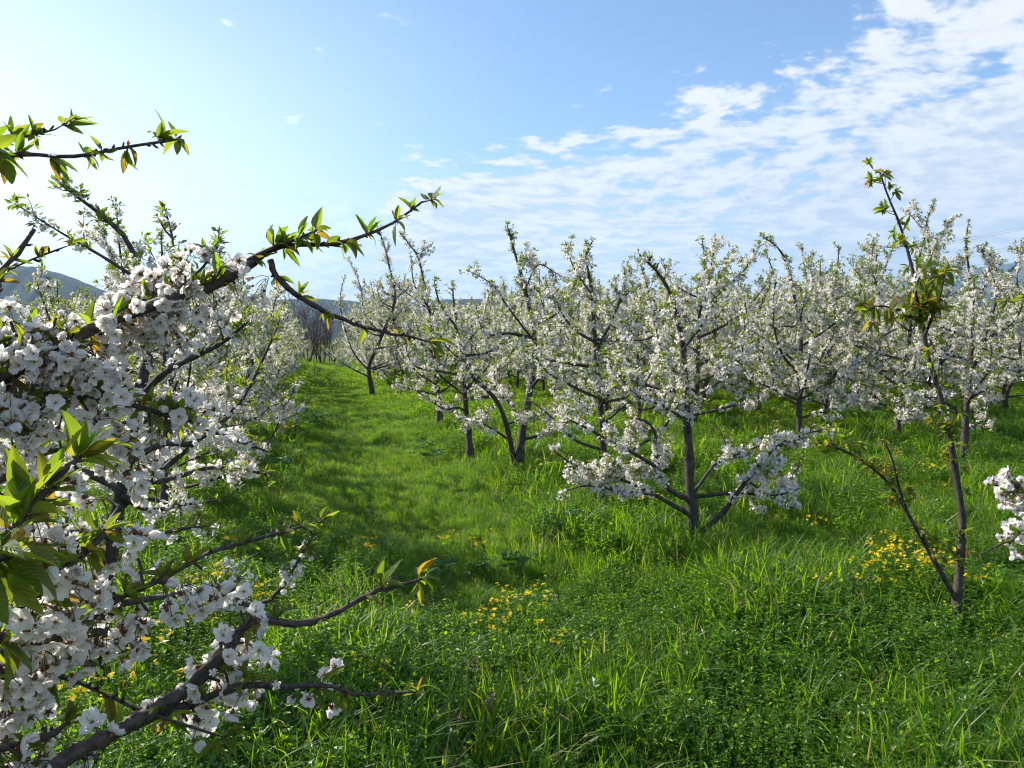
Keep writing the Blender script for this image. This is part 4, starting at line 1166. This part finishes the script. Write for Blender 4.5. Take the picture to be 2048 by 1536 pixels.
def rosette(nl, L, wid, upa, mt=None):
    """broad upright leaves from one crown (dock, dandelion)"""
    parts = []
    for k in range(nl):
        a = Acc()
        tv, tq, tu = leaf_hi(7, 11, wid, 0.3, rng.uniform(0.1, 0.45), 0.04)
        an = k * 2.4 + rng.uniform(-0.3, 0.3)
        d = nrm(np.array([[math.cos(an), math.sin(an), upa * rng.uniform(0.7, 1.4)]]))
        a.inst(tv, tq, frames_fwd(d, nrm(UP + np.array([[0.01, 0, 0]]) - d * 0.2)) * L * rng.uniform(0.7, 1.1), np.zeros((1, 3)))
        parts.append(('leaf', a.mesh('leaf', [mt or M_MALLOW], True)))
    return parts
def nettle(ns, h):
    st, fl, lf = Acc(), Acc(), Acc()
    an = rng.uniform(0, 6.28, ns)
    b = np.stack([0.05 * np.cos(an), 0.05 * np.sin(an), np.zeros(ns)], 1) * rng.random((ns, 1))
    tip = b * 1.6 + np.stack([np.zeros(ns), np.zeros(ns), h * rng.uniform(0.7, 1.05, ns)], 1)
    tubes(st, np.stack([b, (b + tip) / 2, tip], 1), np.full((ns, 3), 0.0015), 4)
    c = np.repeat(np.vstack([b + (tip - b) * f for f in (0.82, 0.92, 1.0)]), 6, 0)
    d = unit(len(c)); d[:, 2] = np.abs(d[:, 2]) * 0.6; d = nrm(d)
    fl.inst(LF_V * [1.2, 1, 1], LF_Q, frames_fwd(d, nrm(UP + rng.normal(0, 0.4, d.shape))) * 0.014, c + d * 0.006)
    c = np.repeat(np.vstack([b + (tip - b) * f for f in (0.3, 0.5, 0.7, 0.85)]), 4, 0)
    d = unit(len(c)); d[:, 2] = -0.1; d = nrm(d)
    lf.inst(LF_V * [1.7, 1, 1], LF_Q, frames_fwd(d, nrm(UP + rng.normal(0, 0.3, d.shape))) * rng.uniform(0.018, 0.03, (len(c), 1, 1)), c)
    return [('stems', st.mesh('stems', [M_WEED])), ('flowers', fl.mesh('flowers', [M_PURPLE])), ('leaves', lf.mesh('leaves', [M_WEED]))]
def plant(name, cat, protos_, px, py, label, group, s=1.0, lift=0.0):
    p = G(px, py)
    o_ = empty(name, (p[0], p[1], p[2] - 0.005), random.uniform(0, 6.28))
    o_.scale = (s, s, s)
    tag(o_, label, cat, group)
    for nm, me_ in random.choice(protos_):
        link(nm, me_, o_)
YEL = [yellow_plant(14, 0.17, 0.33) for _ in range(2)] + [yellow_plant(20, 0.22, 0.35)]
YELB = [yellow_plant(90, 0.30, 0.44)]
YELS = [yellow_plant(6, 0.11, 0.29) for _ in range(3)]
YG = 'yellow daisy-like wildflowers in the grass'
for px, py, pr, s, lab in [
    (1822, 1215, YELB, 1.0, 'largest dense clump of yellow flowers, beside the thin young tree'),
    (1738, 1225, YEL, 1.0, 'yellow flowers just left of the largest yellow clump'),
    (1948, 1225, YELS, 1.2, 'few yellow flowers right of the thin young trunk'),
    (1632, 1240, YELS, 1.0, 'lone small yellow flowers left of the big yellow clump'),
    (1632, 1100, YELS, 1.1, 'small yellow flowers in dark grass right of the full low tree'),
    (1665, 1125, YELS, 1.0, 'pair of yellow heads in shaded grass nearest the full low tree shadow'),
    (1790, 1140, YELS, 1.2, 'yellow flowers behind the big clump by the slanting side stem'),
    (1550, 1005, YELS, 1.2, 'yellow flowers under the right drooping branch of the full low tree'),
    (1300, 1055, YELS, 1.2, 'yellow flowers left of the full low tree trunk'),
    (965, 1300, YEL, 0.9, 'left yellow flowers of the middle foreground patch'),
    (1040, 1310, YEL, 1.1, 'right yellow flowers of the middle foreground patch'),
    (1005, 1345, YELS, 1.0, 'lower yellow flowers of the middle foreground patch'),
    (1125, 1350, YELS, 1.0, 'small yellow flowers right of the middle foreground patch'),
    (840, 1300, YELS, 1.0, 'small yellow flowers under the end of the leafy near twig'),
    (905, 1140, YELS, 1.2, 'yellow flowers behind the broad mallow leaves'),
    (950, 1150, YELS, 1.3, 'yellow flowers right behind the broad mallow leaves'),
    (755, 1150, YELS, 1.2, 'yellow flowers in grass left of the mallow leaves'),
    (445, 1265, YEL, 1.1, 'yellow flowers under the long leafy twig at left'),
    (425, 1300, YEL, 0.9, 'yellow flowers between the near white blossoms at left'),
    (525, 1260, YELS, 1.2, 'yellow flowers right of the left yellow group, in shade'),
    (280, 1460, YEL, 1.2, 'yellow flowers seen above the crossing bare twig'),
    (190, 1490, YEL, 1.0, 'yellow flowers seen below the crossing bare twig'),
    (755, 1440, YELS, 1.0, 'yellow flowers beside the thin low twig end in front'),
    (720, 1560, YELS, 0.8, 'small yellow flowers at the lower edge beside dandelion leaves'),
    (580, 905, YELS, 1.8, 'yellow flowers at the shaded left edge of the path'),
    (1765, 1010, YELS, 1.4, 'yellow flowers in sunny grass behind the slanting stem'),
    (1855, 985, YELS, 1.3, 'yellow flowers in sunny grass just left of the young trunk'),
    (1080, 975, YELS, 1.4, 'yellow flowers left of the low sweeping white branch')]:
    plant('yellow_flower', 'wildflower', pr, px, py, lab, YG, s)
MAL = [mallow(16, 0.17, 0.22), mallow(12, 0.14, 0.2), mallow(20, 0.22, 0.26)]
MG = 'broad leaved mallow plants'
for px, py, s, lab in [
    (1030, 1160, 1.15, 'mallow with broad lobed leaves in the middle of the grass'),
    (955, 1165, 0.9, 'mallow left of the largest mallow, leaves lower'),
    (890, 1170, 1.0, 'leftmost mallow in a row of three above the leafy twig end'),
    (1100, 1080, 1.1, 'mallow with a pale shiny leaf below the sweeping branch'),
    (1180, 1020, 1.1, 'mallow in shade under the sweeping white branch'),
    (1245, 800, 2.2, 'dark leafy bush plant between mid orchard trunks'),
    (1045, 1375, 0.8, 'small mallow right of the dock leaves in front'),
    (1720, 850, 2.0, 'leafy plant behind the drooping blossom branch at right'),
    (640, 860, 1.6, 'shaded leafy plant at the left edge of the grass path'),
    (560, 960, 1.4, 'dark leafy plant below the left row in shade'),
    (860, 930, 1.3, 'leafy plant beside the straight trunked tree')]:
    plant('mallow', 'plant', MAL, px, py, lab, MG, s)
plant('dock', 'plant', [rosette(4, 0.15, 0.2, 2.0)], 888, 1385, 'dock with two tall upright bright leaves in the foreground', None)
DG = 'dandelion leaf rosettes at the lower edge'
plant('dandelion', 'plant', [rosette(9, 0.17, 0.17, 0.9)], 610, 1520, 'dandelion rosette of bright lobed leaves at lower edge', DG, 1.0)
plant('dandelion', 'plant', [rosette(7, 0.15, 0.17, 1.1)], 655, 1515, 'second smaller bright rosette right of the dandelion', DG, 1.0)
NET = [nettle(7, 0.2), nettle(5, 0.18)]
NG = 'purple dead-nettles in the foreground'
for px, py, lab in [(905, 1500, 'purple dead-nettle pair with pink tops at lower centre'), (880, 1525, 'purple dead-nettle left of the pink pair'),
                    (945, 1400, 'purple dead-nettle just right of the dock leaves'), (970, 1470, 'single purple dead-nettle right of centre bottom group'),
                    (800, 1480, 'dark purple dead-nettle under the thin low twig'), (620, 1400, 'dull purple dead-nettle in the near shade'),
                    (660, 1385, 'dull purple dead-nettle beside the hanging white flower'), (580, 1520, 'purple dead-nettle beside dandelion leaves'),
                    (880, 1570, 'purple dead-nettle at the very bottom edge')]:
    plant('dead_nettle', 'wildflower', NET, px, py, lab, NG)

def umbel(h):
    st, fl = Acc(), Acc()
    tubes(st, np.array([[0, 0, 0], [0.005, 0, h * 0.5], [0.0, 0.004, h]]), np.full(3, 0.0014), 4)
    k = 46
    d = unit(k); d[:, 2] = np.abs(d[:, 2]) * 0.8 + 0.1; d = nrm(d)
    fl.inst(FL_V * 0.32, FL_Q, frames(d), d * 0.019 + [0, 0.004, h], FL_M)
    return [('stem', st.mesh('stem', [M_WEED])), ('flower_head', fl.mesh('flower_head', [M_PETAL, M_CALYX]))]
UMB = [umbel(0.3), umbel(0.27)]
for px, py, lab in [(1112, 1235, 'white rounded flower head, rightmost of the pale heads right of the mallows'), (1094, 1242, 'white rounded flower head beside the rightmost pale head'),
                    (1068, 1240, 'pale flower head between the mallow and the white pair'), (1032, 1245, 'pale flower head nearest below the largest mallow')]:
    plant('white_flower', 'wildflower', UMB, px, py, lab, 'pale round flower heads right of the mallows', 0.6)
# ------------------------------------------------------------------ background things
def bare_tree(px, d, h, label, n=60, spread=0.5):
    p = P(px, 690, d); b = np.array([p[0], p[1], float(tz(p[0], p[1]))])
    o_ = empty('bare_tree', b); tag(o_, label, 'bare tree', 'leafless trees behind the orchard')
    wd = Acc(); fine_ = Acc()
    ns = 7
    st = twig_set(np.zeros((ns, 3)) + rng.normal(0, 0.15, (ns, 3)) * [1, 1, 0], np.tile(UP, (ns, 1)), h * rng.uniform(0.6, 1.0, ns), 1.2, 1.0, 9, 0.05)
    tubes(wd, st, 0.05 * h / 5 * np.linspace(1, 0.15, 9)[None].repeat(ns, 0), 5)
    rep = np.repeat(np.arange(ns), n // ns + 4)
    q = [at_s(st[i], [f]) for i, f in zip(rep, rng.uniform(0.15, 0.98, len(rep)))]
    b2 = np.array([z[0][0] for z in q]); t2 = np.array([z[1][0] for z in q])
    t1 = twig_set(b2, t2, h * 0.28 * rng.uniform(0.4, 1.1, len(rep)), 0.6, 0.8, 6, 0.06)
    tubes(fine_, t1, 0.014 * h / 5 * np.linspace(1, 0.3, 6)[None].repeat(len(rep), 0), 3)
    rep2 = np.repeat(np.arange(len(rep)), 6)
    q = [at_s(t1[i], [f]) for i, f in zip(rep2, rng.uniform(0.2, 0.98, len(rep2)))]
    b3 = np.array([z[0][0] for z in q]); t3 = np.array([z[1][0] for z in q])
    t4 = twig_set(b3, t3, h * 0.12 * rng.uniform(0.4, 1.2, len(rep2)), 0.6, 0.8, 5, 0.06)
    tubes(fine_, t4, np.full((len(rep2), 5), 0.006 * h / 5), 3)
    wd.obj('trunk', [M_BRUSH], o_, True); fine_.obj('crown', [M_BRUSH], o_)
for i, (px, d, h, lab) in enumerate([(612, 52, 5.0, 'tallest leafless tree at the end of the grass path'), (585, 55, 4.4, 'leafless tree left of the tallest bare tree'),
                                     (640, 54, 4.6, 'leafless tree partly behind the path end cherry'), (560, 60, 2.8, 'low leafless thicket tree above the left row tips'),
                                     (535, 62, 2.4, 'lowest leafless thicket tree nearest the left row'), (665, 58, 4.4, 'leafless tree hidden among pale blossoms at the path end')]):
    bare_tree(px, d, h, lab, 90)
# thin stake beside the path
p = G(628, 762)
a = Acc(); tubes(a, np.array([[0, 0, -0.1], [0.01, 0, 0.5], [0.015, 0.0, 1.0], [0.03, 0.0, 1.25]]), np.array([0.022, 0.021, 0.02, 0.019]), 7)
st_ = a.obj('stake', [M_STAKE], None, True); st_.location = p
tag(st_, 'thin wooden stake standing left of the far path end', 'stake')
# power line wires in the sky at right
WG = 'power line wires above the right mountains'
for i, (ya, yb, lab) in enumerate([(528, 448, 'topmost thin power line wire at right'), (533, 453, 'wire just under the topmost power line wire'),
                                   (556, 486, 'upper wire of the middle power line pair'), (561, 491, 'lower wire of the middle power line pair'),
                                   (575, 512, 'lowest thin power line wire, near the mountains')]):
    A_, B_ = P(1560, ya, 210), P(2200, yb - 30, 140)
    s = np.linspace(0, 1, 30)[:, None]
    pts = A_ * (1 - s) + B_ * s - UP * (4 * s * (1 - s)) * 1.6
    a = Acc(); tubes(a, pts, np.full(30, 0.021), 5)
    o_ = a.obj('power_line', [M_WIRE], None, True)
    tag(o_, lab, 'wire', WG)

# ------------------------------------------------------------------ haze
HAZE = True
if HAZE:
    m, t = mat('haze_air')
    vol = t.n('ShaderNodeVolumePrincipled', {'Color': (0.42, 0.68, 1.0, 1), 'Density': 0.00009, 'Anisotropy': 0.1})
    t.n('ShaderNodeOutputMaterial', {1: vol.outputs[0]})
    z0, z1, hx, y0, y1 = -6.0, 800.0, 9200.0, -9200.0, 9200.0
    V = np.array([[sx * hx, yy, zz_] for zz_ in (z0, z1) for yy in (y0, y1) for sx in (-1, 1)], float)
    Q = [[0, 2, 3, 1], [4, 5, 7, 6], [0, 1, 5, 4], [2, 6, 7, 3], [0, 4, 6, 2], [1, 3, 7, 5]]
    o_ = Acc().add(V, Q).obj('haze', [m])
    tag(o_, 'thin pale haze over the far hills and mountains', 'haze', kind='stuff')
